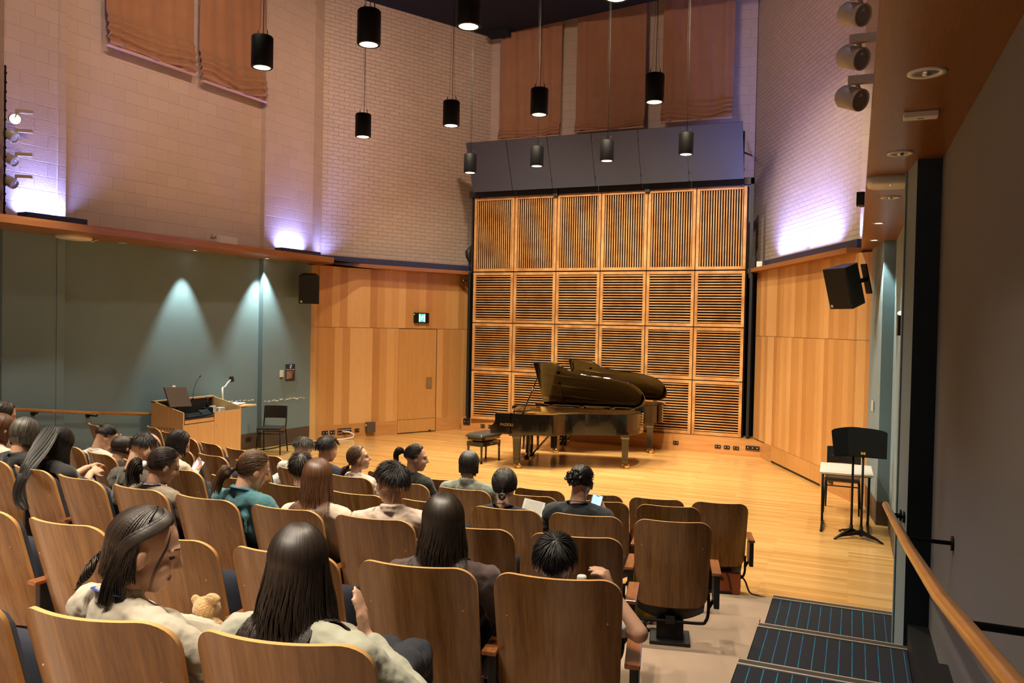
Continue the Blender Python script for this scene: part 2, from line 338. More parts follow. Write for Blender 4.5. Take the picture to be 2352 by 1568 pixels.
def wallseg(mb, p0, p1, z0, z1, th=.12, u0=0, side=1, mi=0):
    """slab whose face lies on p0-p1; thickness grows to the left of p0->p1 when side=1"""
    a = Vector(p0); b = Vector(p1); d = (b-a).normalized(); n = Vector((-d.y, d.x))*side*th; L = (b-a).length
    P = [a, b, b+n, a+n]
    V = [(p.x, p.y, z0) for p in P]+[(p.x, p.y, z1) for p in P]
    F = [(0, 1, 5, 4), (2, 3, 7, 6), (1, 2, 6, 5), (3, 0, 4, 7), (0, 3, 2, 1), (4, 5, 6, 7)]
    q = [(u0, z0), (u0+L, z0), (u0+L, z1), (u0, z1)]; e = [(u0+L, z0), (u0+L+th, z0), (u0+L+th, z1), (u0+L, z1)]
    if side < 0: F = [f[::-1] for f in F]; q = q[::-1]; e = e[::-1]; q0 = [q[0], q[1], q[2], q[3]]
    U = [q, q, e, e, [(0, 0)]*4, [(0, 0)]*4]
    if side < 0: U[0] = [(u0, z1), (u0+L, z1), (u0+L, z0), (u0, z0)]
    mb.add(V, F, U, mi); return u0+L
# ================================================================ the setting
ZS = 3.49
# --- floor
struct('floor', MB().prism([(-12, 4.5), (1.2, 4.5), (1.2, 17.4), (-12, 17.4)], -.12, 0), 'floor')
ROW = [('A', 6.90, 0.0), ('B', 5.93, .15), ('C', 4.78, .30), ('D', 3.66, .45), ('E', 2.50, .59), ('F', 1.37, .73)]
def rowy(y0, x): return y0 + (x+3.4)**2/22.0
NOSE = [7.0, 5.86, 4.785, 3.66, 2.52, 1.38, .2]
zt = [.15, .30, .45, .59, .73, .88, 1.03]
for k in range(7):
    y0 = ([r[1] for r in ROW]+[.2])[k] - .30
    edge = [(x, rowy(y0, x)) for x in np.linspace(-10.75, -.57, 26)]
    low = (zt[k-1] if k else 0)
    poly = edge + [(-.57, -2.0), (-10.75, -2.0)]
    struct('floor', MB().prism(poly, low, zt[k]), 'carpet')
    # aisle stair of striped carpet
    o = struct('floor', MB().prism([(-.565, NOSE[k]), (.365, NOSE[k]), (.365, -2), (-.565, -2)], low+.004, zt[k]+.004), 'stair')
    if k < 6:
        n = thing('stair_nosing', 'metal stair nosing with dark grip strip, ' + ['lowest step at the edge of the stage floor', 'second step up from the stage floor', 'third step up from stage floor', 'fourth step up', 'fifth step up', 'sixth step up'][k], 'stair nosing', (-.1, NOSE[k], zt[k]+.004), 0, 'stair nosings')
        MB().box((0, -.035, .004), (.935, .082, .008)).build('strip', 'alu', n)
        MB().box((0, -.034, .0085), (.93, .044, .003)).build('grip', 'nosegrip', n)
    struct('trim_1', MB().prism([(.367, NOSE[k]+.03), (.52, NOSE[k]+.03), (.52, -2), (.367, -2)], low, zt[k]+.16), 'black')
# --- left wall: teal fabric below, painted blockwork above
P = [(xm(-2), -2), (xm(7.2), 7.2), (xp(7.2), 7.2), (xp(8.06), 8.06), (xm(8.06), 8.06), (xm(11.83), 11.83), (xp(11.83), 11.83), (xp(13.1), 13.1)]
mb = MB(); u = 0
for a, b in zip(P[:-1], P[1:]): u = wallseg(mb, a, b, .29, ZS, .12, u, 1)
struct('wall_left', mb, 'teal')
mb = MB(); u = 0
for a, b in zip(P[:-1], P[1:]): u = wallseg(mb, a, b, -.02, .29, .13, u, 1)
struct('baseboard_left', mb, 'skirt')
BS = (-9.985, 13.50); BE = (-7.975, 17.20)
mb = MB(); u = 0
for a, b in zip(P[:-1], P[1:]): u = wallseg(mb, a, b, ZS+.01, 12.5, .13, u, 1)
wallseg(mb, P[-1], BS, ZS+.01, 12.5, .13, u, 1)
struct('wall_left', mb, 'block')
mb = MB(); wallseg(mb, BS, BE, ZS+.01, 12.5, .15, 0, 1); struct('wall_rear_left', mb, 'brick')
mb = MB(); wallseg(mb, BE, (-2.0, 17.25), ZS+.01, 12.5, .15, 0, 1); struct('wall_rear', mb, 'block')
RB = (.026, 12.95)
mb = MB(); wallseg(mb, (-2.0, 17.3), RB, ZS+.01, 12.5, .15, 0, 1); struct('wall_rear_right', mb, 'brick')
mb = MB(); u = wallseg(mb, RB, (.62, 12.9), ZS+.01, 12.5, .15, 0, 1); struct('wall_right', mb, 'block')
mb = MB(); wallseg(mb, (.62, 12.9), (.75, -2), ZS+.12, 12.5, .15, 0, 1); struct('wall_right', mb, 'block')
# --- right wall below the soffit
Q = [(.19, 11.95), (.301, 10.85), (.437, 10.85), (.45, 6.4), (.30, 6.4), (.345, 5.85), (.49, 5.85), (.57, -2)]
mb = MB(); u = 0
for i, (a, b) in enumerate(zip(Q[:-3], Q[1:-2])): u = wallseg(mb, a, b, .0, ZS, .13, u, 1)
struct('wall_right', mb, 'tealR')
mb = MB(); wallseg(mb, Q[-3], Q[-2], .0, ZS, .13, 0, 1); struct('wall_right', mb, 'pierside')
mb = MB(); wallseg(mb, Q[-2], Q[-1], .0, ZS, .13, 0, 1); struct('wall_right', mb, 'greyfabric')
mb = MB(); u = 0
for a, b in [((.183, 11.95), (.294, 10.843)), ((.294, 10.843), (.43, 10.843)), ((.43, 10.84), (.443, 6.4))]: wallseg(mb, a, b, -.02, .29, .01, 0, 1)
struct('baseboard_right', mb, 'skirt')
# --- splayed timber walls of the stage
S0 = (-9.76, 13.18); S1 = (-8.05, 16.33); sd = Vector((S1[0]-S0[0], S1[1]-S0[1])).normalized(); SL = math.dist(S0, S1)
def sp(t, off=0): return (S0[0]+sd.x*t + sd.y*off, S0[1]+sd.y*t - sd.x*off)     # off>0 : into the room
T0 = (-1.74, 15.95); T1 = (-.005, 12.16); td = Vector((T1[0]-T0[0], T1[1]-T0[1])).normalized(); TL = math.dist(T0, T1)
def tp(t, off=0): return (T0[0]+td.x*t + td.y*off, T0[1]+td.y*t - td.x*off)
d0 = math.dist(S0, (-8.898, 14.772)); d1 = math.dist(S0, (-8.431, 15.631))
for (a, b, z0, z1, uu_) in [(sp(0), sp(d0), .29, 2.245, 0), (sp(d1), sp(SL), .29, 2.245, 1.8+.6), (sp(0), sp(SL), 2.252, 3.46, .07)]:
    mb = MB(); wallseg(mb, a, b, z0, z1, .05, uu_, 1); struct('wall_rear_left', mb, 'panel')
mb = MB(); wallseg(mb, sp(0, -.012), sp(SL, -.012), 2.2, 2.3, .05, 0, 1); struct('trim_2', mb, 'skirt')
mb = MB(); wallseg(mb, P[-1], sp(0), -.02, 2.245, .05, .4, 1); wallseg(mb, P[-1], sp(0), 2.252, 3.46, .05, .4, 1); struct('wall_rear_left', mb, 'panel')
for a, b in ((sp(-.01, .006), sp(d0, .006)), (sp(d1, .006), sp(SL, .006))):
    mb = MB(); wallseg(mb, a, b, -.02, .29, .05, 0, 1); struct('baseboard_rear', mb, 'plinth')
mb = MB(); wallseg(mb, sp(d0-.02, -.02), sp(d1+.02, -.02), -.02, 2.26, .05, 0, 1); struct('trim_3', mb, 'black')
mb = MB(); wallseg(mb, sp(d0+.008, -.004), sp(d1-.022, -.004), .30, 2.235, .045, .3, 1); dr = struct('door_1', mb, 'door')
mb = MB(); wallseg(mb, sp(d0+.008, .002), sp(d1-.022, .002), .02, .292, .045, .3, 1); mb.build('kick_board', 'door', dr)
mb = MB(); pm = Matrix.Translation((*sp(d1-.20, .004), 1.07)) @ Matrix.Rotation(math.atan2(sd.y, sd.x), 4, 'Z')
mb.box((0, 0, 0), (.155, .004, .24), mat=pm); mb.build('push_plate', 'steel', dr)
mb = MB().box((0, 0, 0), (.03, .03, .03), mat=Matrix.Translation((*sp(d1-.17, .02), .03)) @ Matrix.Rotation(math.atan2(sd.y, sd.x), 4, 'Z')); mb.build('floor_bolt', 'black', dr)
# right splay with a flush double door
e0 = .98; e1 = e0+2.18
for (a, b, z0, z1, uu_) in [(tp(0), tp(e0), .31, 2.252, 0), (tp(e1), tp(TL), .31, 2.252, 3.4), (tp(0), tp(TL), 2.258, 3.46, .1)]:
    mb = MB(); wallseg(mb, a, b, z0, z1, .05, uu_, 1); struct('wall_rear_right', mb, 'panel')
mb = MB(); wallseg(mb, tp(0, -.012), tp(TL, -.012), 2.2, 2.3, .05, 0, 1); struct('trim_4', mb, 'skirt')
mb = MB(); wallseg(mb, tp(e0-.02, -.02), tp(e1+.02, -.02), -.02, 2.26, .05, 0, 1); struct('trim_5', mb, 'black')
mb = MB(); wallseg(mb, tp(e0+.006, -.003), tp(e1-.006, -.003), .31, 2.252, .04, 1.2, 1); d2 = struct('door_2', mb, 'panel')
mb = MB(); wallseg(mb, tp(e0+.006, .003), tp((e0+e1)/2-.003, .003), .045, .305, .04, 0, 1); wallseg(mb, tp((e0+e1)/2+.003, .003), tp(e1-.006, .003), .045, .305, .04, 1.5, 1); mb.build('kick_board', 'door', d2)
for a, b in ((tp(e0-.33, .004), tp(e0, .004)), (tp(e1, .004), tp(TL, .004))):
    mb = MB(); wallseg(mb, a, b, -.02, .31, .05, 0, 1); struct('baseboard_rear', mb, 'plinth')
mb = MB(); u = wallseg(mb, tp(TL), (.19, 11.95), -.02, 2.252, .05, .3, 1); wallseg(mb, tp(TL), (.19, 11.95), 2.258, 3.46, .05, .3, 1); struct('wall_rear_right', mb, 'panel')
# rear plinth in front of the louvres
pl = [(-8.08, 16.32), (-8.0, 16.02), (-1.92, 15.56), (-1.56, 15.57), (-1.31, 15.03), (-1.3, 15.5), (-1.7, 16.3), (-8.0, 16.6)]
struct('baseboard_rear', MB().prism(pl, -.02, .29), 'plinth')
# dark lining behind the louvres and around them
struct('wall_rear', MB().box((-4.84, 16.03, 2.7), (5.80, .04, 4.82)), 'dark')
struct('wall_rear', MB().box((-4.9, 16.75, 1.8), (7.2, .05, 3.4)), 'dark')
mb = MB(); mb.box((-1.84, 16.0, 1.9), (.05, .3, 3.2)); mb.box((-1.86, 15.9, 4.3), (.06, .06, 1.9)); mb.box((-7.79, 15.97, 1.9), (.04, .2, 3.2)); mb.box((-7.78, 15.97, 4.3), (.04, .06, 1.7)); struct('trim_6', mb, 'black')
mb = MB(); mb.box((-4.83, 15.92, 5.20), (6.0, .10, .13)); mb.box((-3.88, 15.9, 5.17), (.10, .12, .2)); mb.box((-5.83, 15.9, 5.17), (.10, .12, .2)); struct('trim_7', mb, 'black')
# --- ledges and soffits
def xe(y): return -9.50 + .055*(y-8)
mb = MB(); n = 14; ys = np.linspace(-2, 12.9, n)
mb.prism([(xe(y), y) for y in ys] + [(xm(y)-.02, y) for y in ys[::-1]], ZS, ZS+.10)
# soffit face uses plan UVs, fascia runs lengthways
struct('trim_8', mb, 'fascia')
mb = MB(); mb.prism([sp(-.35, .30), sp(SL+.05, .30), sp(SL+.05, -.9), (-9.9, 13.0), (xe(12.9), 12.85)], 3.46, 3.535); struct('trim_9', mb, 'fascia')
mb = MB(); mb.prism([tp(-.25, .14), tp(TL-.02, .14), tp(TL+.1, -.9), tp(-.25, -.95)], 3.46, 3.535); struct('trim_10', mb, 'fascia')
mb = MB(); mb.prism([(.05, -2), (.05, 12.32), (-.03, 12.42), (-.02, 12.9), (.6, 12.9), (.6, -2)], ZS, ZS+.11); struct('trim_11', mb, 'soffit')
struct('trim_12', MB().prism([(-7.97, 16.0), (-1.7, 16.0), (-1.7, 17.3), (-7.97, 17.3)], 3.44, 3.50), 'dark')
# navy uplight troughs
def trough(a, b, w, z0, z1, label):
    t = thing('uplight_trough', label, 'light trough', ((a[0]+b[0])/2, (a[1]+b[1])/2, z0), math.atan2(b[1]-a[1], b[0]-a[0]), 'navy uplight troughs')
    L = math.dist(a, b); mb = MB(); h = z1-z0
    mb.box((0, 0, .01), (L, w, .02)); mb.box((0, -w/2, h/2), (L, .015, h)); mb.box((0, w/2, h/2), (L, .015, h)); mb.box((-L/2, 0, h/2), (.015, w, h)); mb.box((L/2, 0, h/2), (.015, w, h))
    mb.build('housing', 'navy', t); return t
trough((xp(7.28)+.26, 7.28), (xp(8.12)+.26, 8.12), .20, ZS+.10, ZS+.235, 'navy uplight trough on the left ledge below the lamps at the far left edge')
trough((xp(11.98)+.2, 11.98), (xp(13.0)+.2, 13.0), .18, ZS+.10, ZS+.215, 'short navy uplight trough on the left ledge near the wall corner')
trough(sp(-.12, .12), sp(SL-.12, .12), .18, 3.535, 3.66, 'long navy trough on the ledge above the timber wall with the green exit sign')
trough(tp(.35, -.12), tp(TL-.03, -.12), .20, 3.535, 3.66, 'navy uplight trough on the right ledge above the flush timber doors')
# --- ceiling
K = (-7.955, 17.09); K2 = (-3.98, 16.38)
struct('ceiling', MB().prism([K, K2, (1.2, 15.45), (1.2, -2), (-11, -2), (-10.2, 13.2)], 9.05, 9.45), 'ceil')
struct('ceiling', MB().prism([(-8.6, 16), (1.2, 14.9), (1.2, 17.6), (-8.6, 17.6)], 10.6, 10.7), 'ceil')
mb = MB(); mb.box((-7.62, 16.82, 8.98), (.5, .18, .14)); struct('trim_13', mb, 'ceil')
# ================================================================ rear wall: slatted panels, reflectors, curtains
XL, XR = -7.725, -1.95; CW = (XR-XL)/6
ROWZ = [(.30, 1.365), (1.372, 2.405), (2.412, 3.508), (3.52, 5.125)]
RN = ['bottom row', 'second row up', 'third row up', 'top row']; CN = ['far left', 'second from left', 'third from left', 'third from right', 'second from right', 'far right']
def louver(h, vertical):
    t = thing('slatted_panel', 'x', 'wall panel', (0, 0, 0), 0, 'slatted timber wall panels'); W = CW-.016; b = .058
    mb = MB()
    mb.box((-W/2+b/2, 0, h/2), (b, .06, h)); mb.box((W/2-b/2, 0, h/2), (b, .06, h)); mb.box((0, 0, b/2), (W-2*b, .058, b)); mb.box((0, 0, h-b/2), (W-2*b, .058, b))
    mb.build('frame', 'louver', t, bevel=.003)
    mb = MB(); iw = W-2*b; ih = h-2*b
    if vertical:
        n = 17
        for i in range(n): mb.box((-iw/2+iw*(i+.5)/n, 0, h/2), (.021, .020, ih))
    else:
        n = 18
        for i in range(n): mb.box((0, 0, b+ih*(i+.5)/n), (iw, .020, .0215))
    mb.build('slats', 'louver', t); return t
proto = [louver(z1-z0-.012, i == 3) for i, (z0, z1) in enumerate(ROWZ)]
for i, (z0, z1) in enumerate(ROWZ):
    for c in range(6):
        lab = '%s slatted timber panel on the rear wall, %s, %s column' % ('upright' if i == 3 else 'horizontal', RN[i], CN[c])
        loc = (XL+CW*(c+.5), 15.935, z0)
        if c == 0: proto[i].location = loc; proto[i]['label'] = lab
        else: dup(proto[i], loc, 0, lab)
# acoustic reflector panels: bottom edge (y 15.72, z 5.23), top edge (y 15.28, z 6.23)
rx = [-7.66, -6.73, -5.83, -4.90, -3.96, -3.02, -1.99]
for c in range(6):
    x0, x1 = rx[c], rx[c+1]
    t = thing('acoustic_reflector', 'slate grey tilted acoustic reflector above the slatted wall, %s of six' % ['far left', 'second from left', 'third from left', 'fourth from left', 'second from right', 'far right'][c], 'acoustic panel', ((x0+x1)/2, 15.70, 5.215), 0, 'tilted acoustic reflectors')
    W = x1-x0-.016; th = math.atan2(.42, 1.02); H = 1.05
    mt = Matrix.Rotation(th, 4, 'X')
    MB().box((0, 0, H/2), (W, .035, H), mat=mt).build('panel', 'reflector', t)
    MB().box((0, .04, .16), (W+.016, .04, .05), mat=mt).build('mounting_rail', 'black', t); MB().box((0, .04, H-.2), (W+.016, .04, .05), mat=mt).build('mounting_rail', 'black', t)
for x in (-7.6, -5.8, -3.9, -2.05):
    t = thing('bracket', {-7.6: 'black strut holding the leftmost reflector', -5.8: 'black strut behind the second and third reflectors', -3.9: 'black strut behind the fourth and fifth reflectors', -2.05: 'black strut at the right end of the reflectors'}[x], 'bracket', (x, 15.9, 5.2), 0, 'reflector struts')
    mb = MB(); mb.tube([(0, 0, -.1), (0, 0, .95)], .022); mb.tube([(0, 0, .55), (0, 1.3, .75)], .02); mb.tube([(0, 0, .75), (0, -.28, .6)], .018); mb.build('strut', 'black', t)
def curtain(label, a, b, z0, z1, seed, gather=.5, foldfn=None):
    t = thing('roman_curtain', label, 'curtain', (a[0], a[1], z0), math.atan2(b[1]-a[1], b[0]-a[0]), 'brown velvet curtains')
    L = math.dist(a, b); rnd = random.Random(seed); nx, nz = 90, 110; V = []; ph = [rnd.uniform(0, 6.28) for _ in range(8)]
    H = z1-z0
    for j in range(nz+1):
        v = j/nz; z = H*(v**1.35)
        for i in range(nx+1):
            u = i/nx; x = u*L
            d = .018*math.sin(u*L*9+ph[0])+.012*math.sin(u*L*17+ph[1]+.6*math.sin(z*1.1))+.008*math.sin(u*L*31+ph[2]+z)
            d += .035*math.exp(-((u-.12)/.05)**2)+.03*math.exp(-((u-.88)/.05)**2)
            hg = gather; g = max(0, 1-z/hg); sgn = math.sqrt(g)
            zz = z + g*(min(1, z/.06))*(.075*math.cos((u-.12)*2*math.pi*1.1)-.035)*(1-.3*g)
            d += (.085*abs(math.sin(z/hg*math.pi*4.0+.8*math.sin(u*5+ph[3])))+.03)*sgn
            V.append((x, -d, zz))
    F = [(j*(nx+1)+i, j*(nx+1)+i+1, (j+1)*(nx+1)+i+1, (j+1)*(nx+1)+i) for j in range(nz) for i in range(nx)]
    mb = MB(); mb.add(V, F, None, 0, True); o = mb.build('fabric', 'curtain', t); s = o.modifiers.new('solid', 'SOLIDIFY'); s.thickness = .006
    MB().box((L/2, -.05, -.012), (L, .09, .016)).build('hem_batten', 'hem', t)
    return t
curtain('brown velvet curtain behind the reflectors, leftmost on the rear wall', (-7.66, 17.02), (-6.17, 17.02), 6.62, 9.6, 1, .30)
curtain('brown velvet curtain behind the reflectors, middle of the rear wall', (-5.82, 17.02), (-4.26, 17.02), 6.66, 9.9, 2, .26)
curtain('brown velvet curtain behind the reflectors, rightmost on the rear wall', (-3.90, 17.02), (-2.42, 17.02), 6.72, 10.2, 3, .42)
curtain('gathered brown velvet blind high on the left block wall, nearer the left edge', (xm(8.62)+.12, 8.62), (xm(10.20)+.12, 10.20), 6.38, 9.2, 4, .50)
curtain('gathered brown velvet blind high on the left block wall, beside the pier', (xm(10.34)+.12, 10.34), (xm(11.80)+.12, 11.80), 6.33, 9.2, 5, .50)
# ================================================================ lamps
def pendant():
    t = thing('pendant_lamp', 'x', 'lamp', (0, 0, 4.87), 0, 'black cylinder pendant lamps'); r = .106; h = .31
    prof = [(0, h), (r*.9, h), (r, h-.012), (r, .01), (r-.006, 0), (r*.80, 0), (r*.76, .02), (r*.62, .10), (0, .11)]
    MB().lathe([(0, h), (r*.92, h), (r, h-.012), (r, .008), (r-.006, 0), (r*.78, 0), (r*.78, .02)], n=36).build('housing', 'blackmetal', t)
    MB().lathe([(r*.775, .004), (r*.70, .05), (r*.5, .09)], n=32).build('reflector', 'glowsoft', t)
    MB().lathe([(r*.50, .088), (0, .09)], n=24).build('bulb', 'glow', t)
    mb = MB(); mb.tube([(.01, 0, h-.01), (.012, 0, 1.2), (0, 0, 4.15)], .0035, 6); mb.build('cable', 'black', t)
    mb = MB(); mb.tube([(-.06, 0, h-.01), (-.03, 0, h+.12), (-.012, 0, 1.0), (-.01, 0, 4.15)], .0014, 5); mb.tube([(.06, 0, h-.01), (.04, 0, h+.12), (.02, 0, 1.0), (.018, 0, 4.15)], .0014, 5)
    mb.tube([(-.062, 0, h), (-.05, 0, h+.06)], .004, 6); mb.tube([(.062, 0, h), (.055, 0, h+.06)], .004, 6); mb.build('suspension_wire', 'black', t); return t
PL = ['large black cylinder pendant at upper left centre, in front of the brick wall', 'black cylinder pendant beside the gathered curtain, leftmost of all pendants', 'black cylinder pendant directly below the upper left centre one', 'black cylinder pendant in front of the brick wall, left of the reflectors',
      'largest black cylinder pendant, cut off at the top of the photo', 'black cylinder pendant in front of the leftmost rear curtain', 'black cylinder pendant in the gap left of the rightmost rear curtain', 'black cylinder pendant overlapping the left end of the reflectors',
      'black cylinder pendant in front of the second reflector from left', 'black cylinder pendant in front of the fourth reflector from left', 'black cylinder pendant in front of the second reflector from right', 'black cylinder pendant whose rim just shows at the top edge']
pp = pendant()
for i, (x, y) in enumerate(PEND):
    if i == 0: pp.location = (x, y, 4.87); pp['label'] = PL[i]
    else: dup(pp, (x, y, 4.87), random.uniform(0, .4), PL[i])
def downlight(x, y, label, lit, r=.075):
    t = thing('downlight', label, 'lamp', (x, y, ZS), 0, 'recessed soffit downlights')
    MB().lathe([(r*.62, -.001), (r*.66, -.006), (r, -.006), (r, 0)], n=32).build('rim', 'white' if not lit else 'spotbody', t)
    MB().lathe([(r*.64, -.002), (r*.4, .0 if lit else -.0015), (0, -.001)], n=24).build('lens', 'glow' if lit else 'lampgrey', t)
    if not lit:
        MB().lathe([(0, -.016), (r*.22, -.012), (r*.26, -.001)], n=14).build('bulb', 'steel', t)
downlight(xm(10.2)+.20, 10.2, 'lit downlight in the left soffit above the lectern', True, .05)
downlight(xm(11.8)+.20, 11.8, 'lit downlight in the left soffit at the pier edge', True, .05)
downlight(-10.27, 8.95, 'unlit downlight in the left soffit near the white sensor', False, .06)
downlight(.256, 3.92, 'large unlit downlight in the right soffit, nearest the camera', False, .078)
downlight(.233, 5.62, 'unlit downlight in the right soffit between two white boxes', False, .078)
downlight(.242, 7.42, 'unlit downlight in the right soffit just past the oval device', False, .078)
downlight(.194, 9.118, 'lit downlight in the right soffit, nearer of the two lit', True, .06)
downlight(.186, 10.773, 'lit downlight in the right soffit, farther of the two lit', True, .06)
# white oval devices
t = thing('wireless_access_point', 'white rounded box under the right soffit with a tiny blue light', 'access point', (.205, 6.52, ZS-.062))
mb = MB(); n = 40; out = []
def sell(a, b, e, k): 
    c, s = math.cos(k), math.sin(k); return (a*math.copysign(abs(c)**e, c), b*math.copysign(abs(s)**e, s))
def pill(mb, a, b, h, e=.55):
    rings = [(0, 0, .0), (.80, .80, 0), (.95, .94, .008), (1, 1, .022), (1, 1, h-.01), (.97, .97, h)]; V = []
    for fa, fb, z in rings:
        for i in range(n): x, y = sell(a*fa or .001, b*fb or .001, e, 2*math.pi*i/n); V.append((x, y, z))
    mb.add(V, [(j*n+i, j*n+(i+1) % n, (j+1)*n+(i+1) % n, (j+1)*n+i)[::-1] for j in range(5) for i in range(n)], None, 0, True)
pill(mb, .155, .15, .062); mb.build('cover', 'white', t); MB().ell((0, -.08, .003), (.005, .005, .004), 8, 6).build('status_light', mat('status light', (.5, .7, 1), .5, emit=6), t)
t = thing('wireless_access_point', 'white oval device hanging under the left soffit with a short cable', 'access point', (xm(8)+.33, 8.02, ZS-.055), .1)
mb = MB(); pill(mb, .15, .24, .055); mb.build('cover', 'white', t)
MB().tube([(.0, .2, .03), (.03, .30, .0), (.02, .36, .03), (.03, .42, .045)], .006, 8).build('cable', 'white', t)
t = thing('detector', 'small white rectangular box on the right soffit between the two nearest downlights', 'sensor', (.279, 4.62, ZS-.03))
MB().box((0, 0, .015), (.16, .075, .03)).build('cover', 'white', t, bevel=.004); MB().box((0, 0, -.001), (.03, .01, .002)).build('lens', 'lampgrey', t)
# emergency light on the left ledge
ey = 10.78; t = thing('emergency_light', 'white twin-headed emergency light standing on the left ledge', 'emergency light', (xm(ey)+.30, ey, ZS+.10), R_(-90+5))
MB().box((0, 0, .09), (.44, .09, .18)).build('housing', 'white', t, bevel=.006)
for x in (-.09, .17):
    MB().tube([(x, -.045, .15), (x+.02, -.09, .17)], .014, 10).build('arm', 'white', t)
    MB().lathe([(0, 0), (.03, .004), (.05, .03), (.055, .06), (0, .062)], n=18).build('lamp_head', 'spotbody', t)
    t.children[-1].location = (x+.03, -.085, .155); t.children[-1].rotation_euler = (R_(70), 0, R_(60))
MB().ell((-.19, -.05, .07), (.008, .006, .008), 8, 6).build('status_light', mat('green status light', (.3, 1, .5), .5, emit=5), t)
# wall spotlights
def spotlight(label, loc, rz, dr, lit=False, r=.064, group='spotlights', bx=-.10):
    t = thing('spotlight', label, 'spotlight', loc, rz, group)
    mb = MB(); mb.box((bx, -.02, .10), (.20, .05, .045)); mb.build('driver_box', 'spotbody', t, bevel=.004)
    mb = MB(); mb.tube([(-.02, 0, .08), (0, 0, .01)], .012, 8); mb.build('arm', 'spotbody', t)
    h = MB(); h.lathe([(0, .15), (r*.8, .15), (r, .13), (r, 0), (r*.92, -.004), (r*.88, .01)], n=28); o = h.build('lamp_head', 'spotbody', t); o.location = (0, 0, -.01); o.rotation_euler = (Matrix.Rotation(-rz, 3, 'Z') @ -Vector(dr)).to_track_quat('Z', 'Y').to_euler()
    l = MB().lathe([(r*.88, .006), (0, .008)], n=24).build('lens', 'glow' if lit else 'lampgrey', o)
    return t
SL_ = [(4.93, True), (4.68, False), (4.37, False), (4.08, False)]
def ltz(px): return px
for i, (z, lit) in enumerate(SL_):
    spotlight(['lit cream spotlight at the left edge, topmost of four', 'unlit cream spotlight at the left edge, second of four from top', 'unlit cream spotlight at the left edge, third of four from top', 'unlit cream spotlight at the left edge, lowest of four'][i],
              (-10.17, 7.17, z), R_(-140), (.85, -.5, -.25) if lit else (.9, .25, -.5), lit, .07, 'spotlights on the left pole')
t = thing('pole', 'slim dark pole carrying four spotlights at the left edge', 'pole', (-10.21, 7.06, ZS+.1)); mb = MB(); mb.tube([(0, 0, 0), (0, 0, 2)], .012)
for z in np.arange(.1, 2, .12): mb.box((.006, 0, z), (.03, .02, .03))
mb.build('pole_bar', 'blackmetal', t)
for i, z in enumerate((4.15, 3.905, 3.675)):
    spotlight(['cream cylinder spotlight at the right soffit edge, topmost of three', 'cream cylinder spotlight at the right soffit edge, middle of three', 'cream cylinder spotlight at the right soffit edge, lowest of three'][i],
              (-.005, 4.95, z), 0, (.62, -.55, -.35), False, .063, 'spotlights on the right pole', .03)
t = thing('pole', 'pole behind the three spotlights above the right soffit', 'pole', (.20, 4.98, ZS+.11)); MB().tube([(0, 0, 0), (0, 0, 1.6)], .014).build('pole_bar', 'blackmetal', t)
t = thing('floodlight', 'small black floodlight clipped to the right soffit edge', 'floodlight', (.03, 8.6, 3.66), R_(75))
MB().box((0, 0, 0), (.15, .07, .13)).build('housing', 'black', t, bevel=.004); MB().box((0, -.036, 0), (.12, .004, .10)).build('lens', 'brass', t); MB().tube([(0, .02, -.05), (0, .05, -.06)], .01).build('bracket', 'black', t)
# ================================================================ wall fittings
wl = math.atan(1/.091)          # direction of the left wall in plan
def onleft(y, z, off=.0): return (xp(y)+off, y, z)
t = thing('exit_sign', 'green running man exit sign in a dark case above the timber door', 'exit sign', (*sp(math.dist(S0, (-8.642, 15.243)), .03), 2.36), math.atan2(sd.y, sd.x))
MB().box((0, 0, .12), (.36, .055, .22)).build('case', 'blackmetal', t, bevel=.006)
MB().box((0, -.029, .12), (.155, .004, .17)).build('lit_panel', 'exit', t)
mb = MB(); y = -.033
mb.box((-.062, y, .12), (.028, .003, .165)); mb.box((.062, y, .12), (.028, .003, .165)); mb.ell((.012, y, .172), (.013, .003, .013), 12, 6)
for a, b, r in [((.008, .155), (-.006, .118), .012), ((.004, .152), (-.022, .142), .006), ((-.022, .142), (-.034, .122), .006), ((.01, .15), (.03, .132), .006), ((.03, .132), (.044, .134), .006), ((-.006, .12), (.012, .09), .008), ((.012, .09), (.022, .058), .008), ((-.006, .12), (-.018, .085), .008), ((-.018, .085), (-.04, .08), .007)]:
    mb.tube([(a[0], y, a[1]), (b[0], y, b[1])], [r, r*.9], 6, flat=.3, up=(0, 1, 0))
mb.build('running_figure', 'exitw', t)
MB().ell((-.185, -.01, .19), (.006, .006, .006), 8, 6).build('status_light', mat('green led', (.5, 1, .2), .5, emit=4), t)
def textobj(body, size, m, parent, loc, rot, ex=.0008, align='CENTER'):
    c = bpy.data.curves.new('lettering', 'FONT'); c.body = body; c.size = size; c.extrude = ex; c.align_x = align; c.align_y = 'CENTER'
    o = bpy.data.objects.new('tmp', c); COL.objects.link(o); dg = bpy.context.evaluated_depsgraph_get()
    me = bpy.data.meshes.new_from_object(o.evaluated_get(dg)); bpy.data.objects.remove(o)
    me.materials.clear(); me.materials.append(M[m]); q = bpy.data.objects.new('lettering', me); COL.objects.link(q); q.parent = parent; q.location = loc; q.rotation_euler = rot; return q
t = thing('sign', 'dark notice board with a blue emblem and small lines of text on the teal wall', 'sign', onleft(12.54, 1.21, .008), wl+0)
MB().box((0, 0, .16), (.245, .012, .32)).build('board', 'board', t)
MB().box((0, -.008, .276), (.075, .003, .07)).build('emblem', 'blue', t)
mb = MB(); mb.tube([(.03, -.011, .305), (-.012, -.011, .282), (.012, -.011, .27), (.004, -.011, .255), (-.018, -.011, .247)], [.008, .007, .007, .008, .012], 6, flat=.3, up=(0, 1, 0)); mb.build('emblem_mark', 'paper', t)
textobj('Recorded Audio', .033, 'paper', t, (0, -.0065, .218), (R_(90), 0, 0))
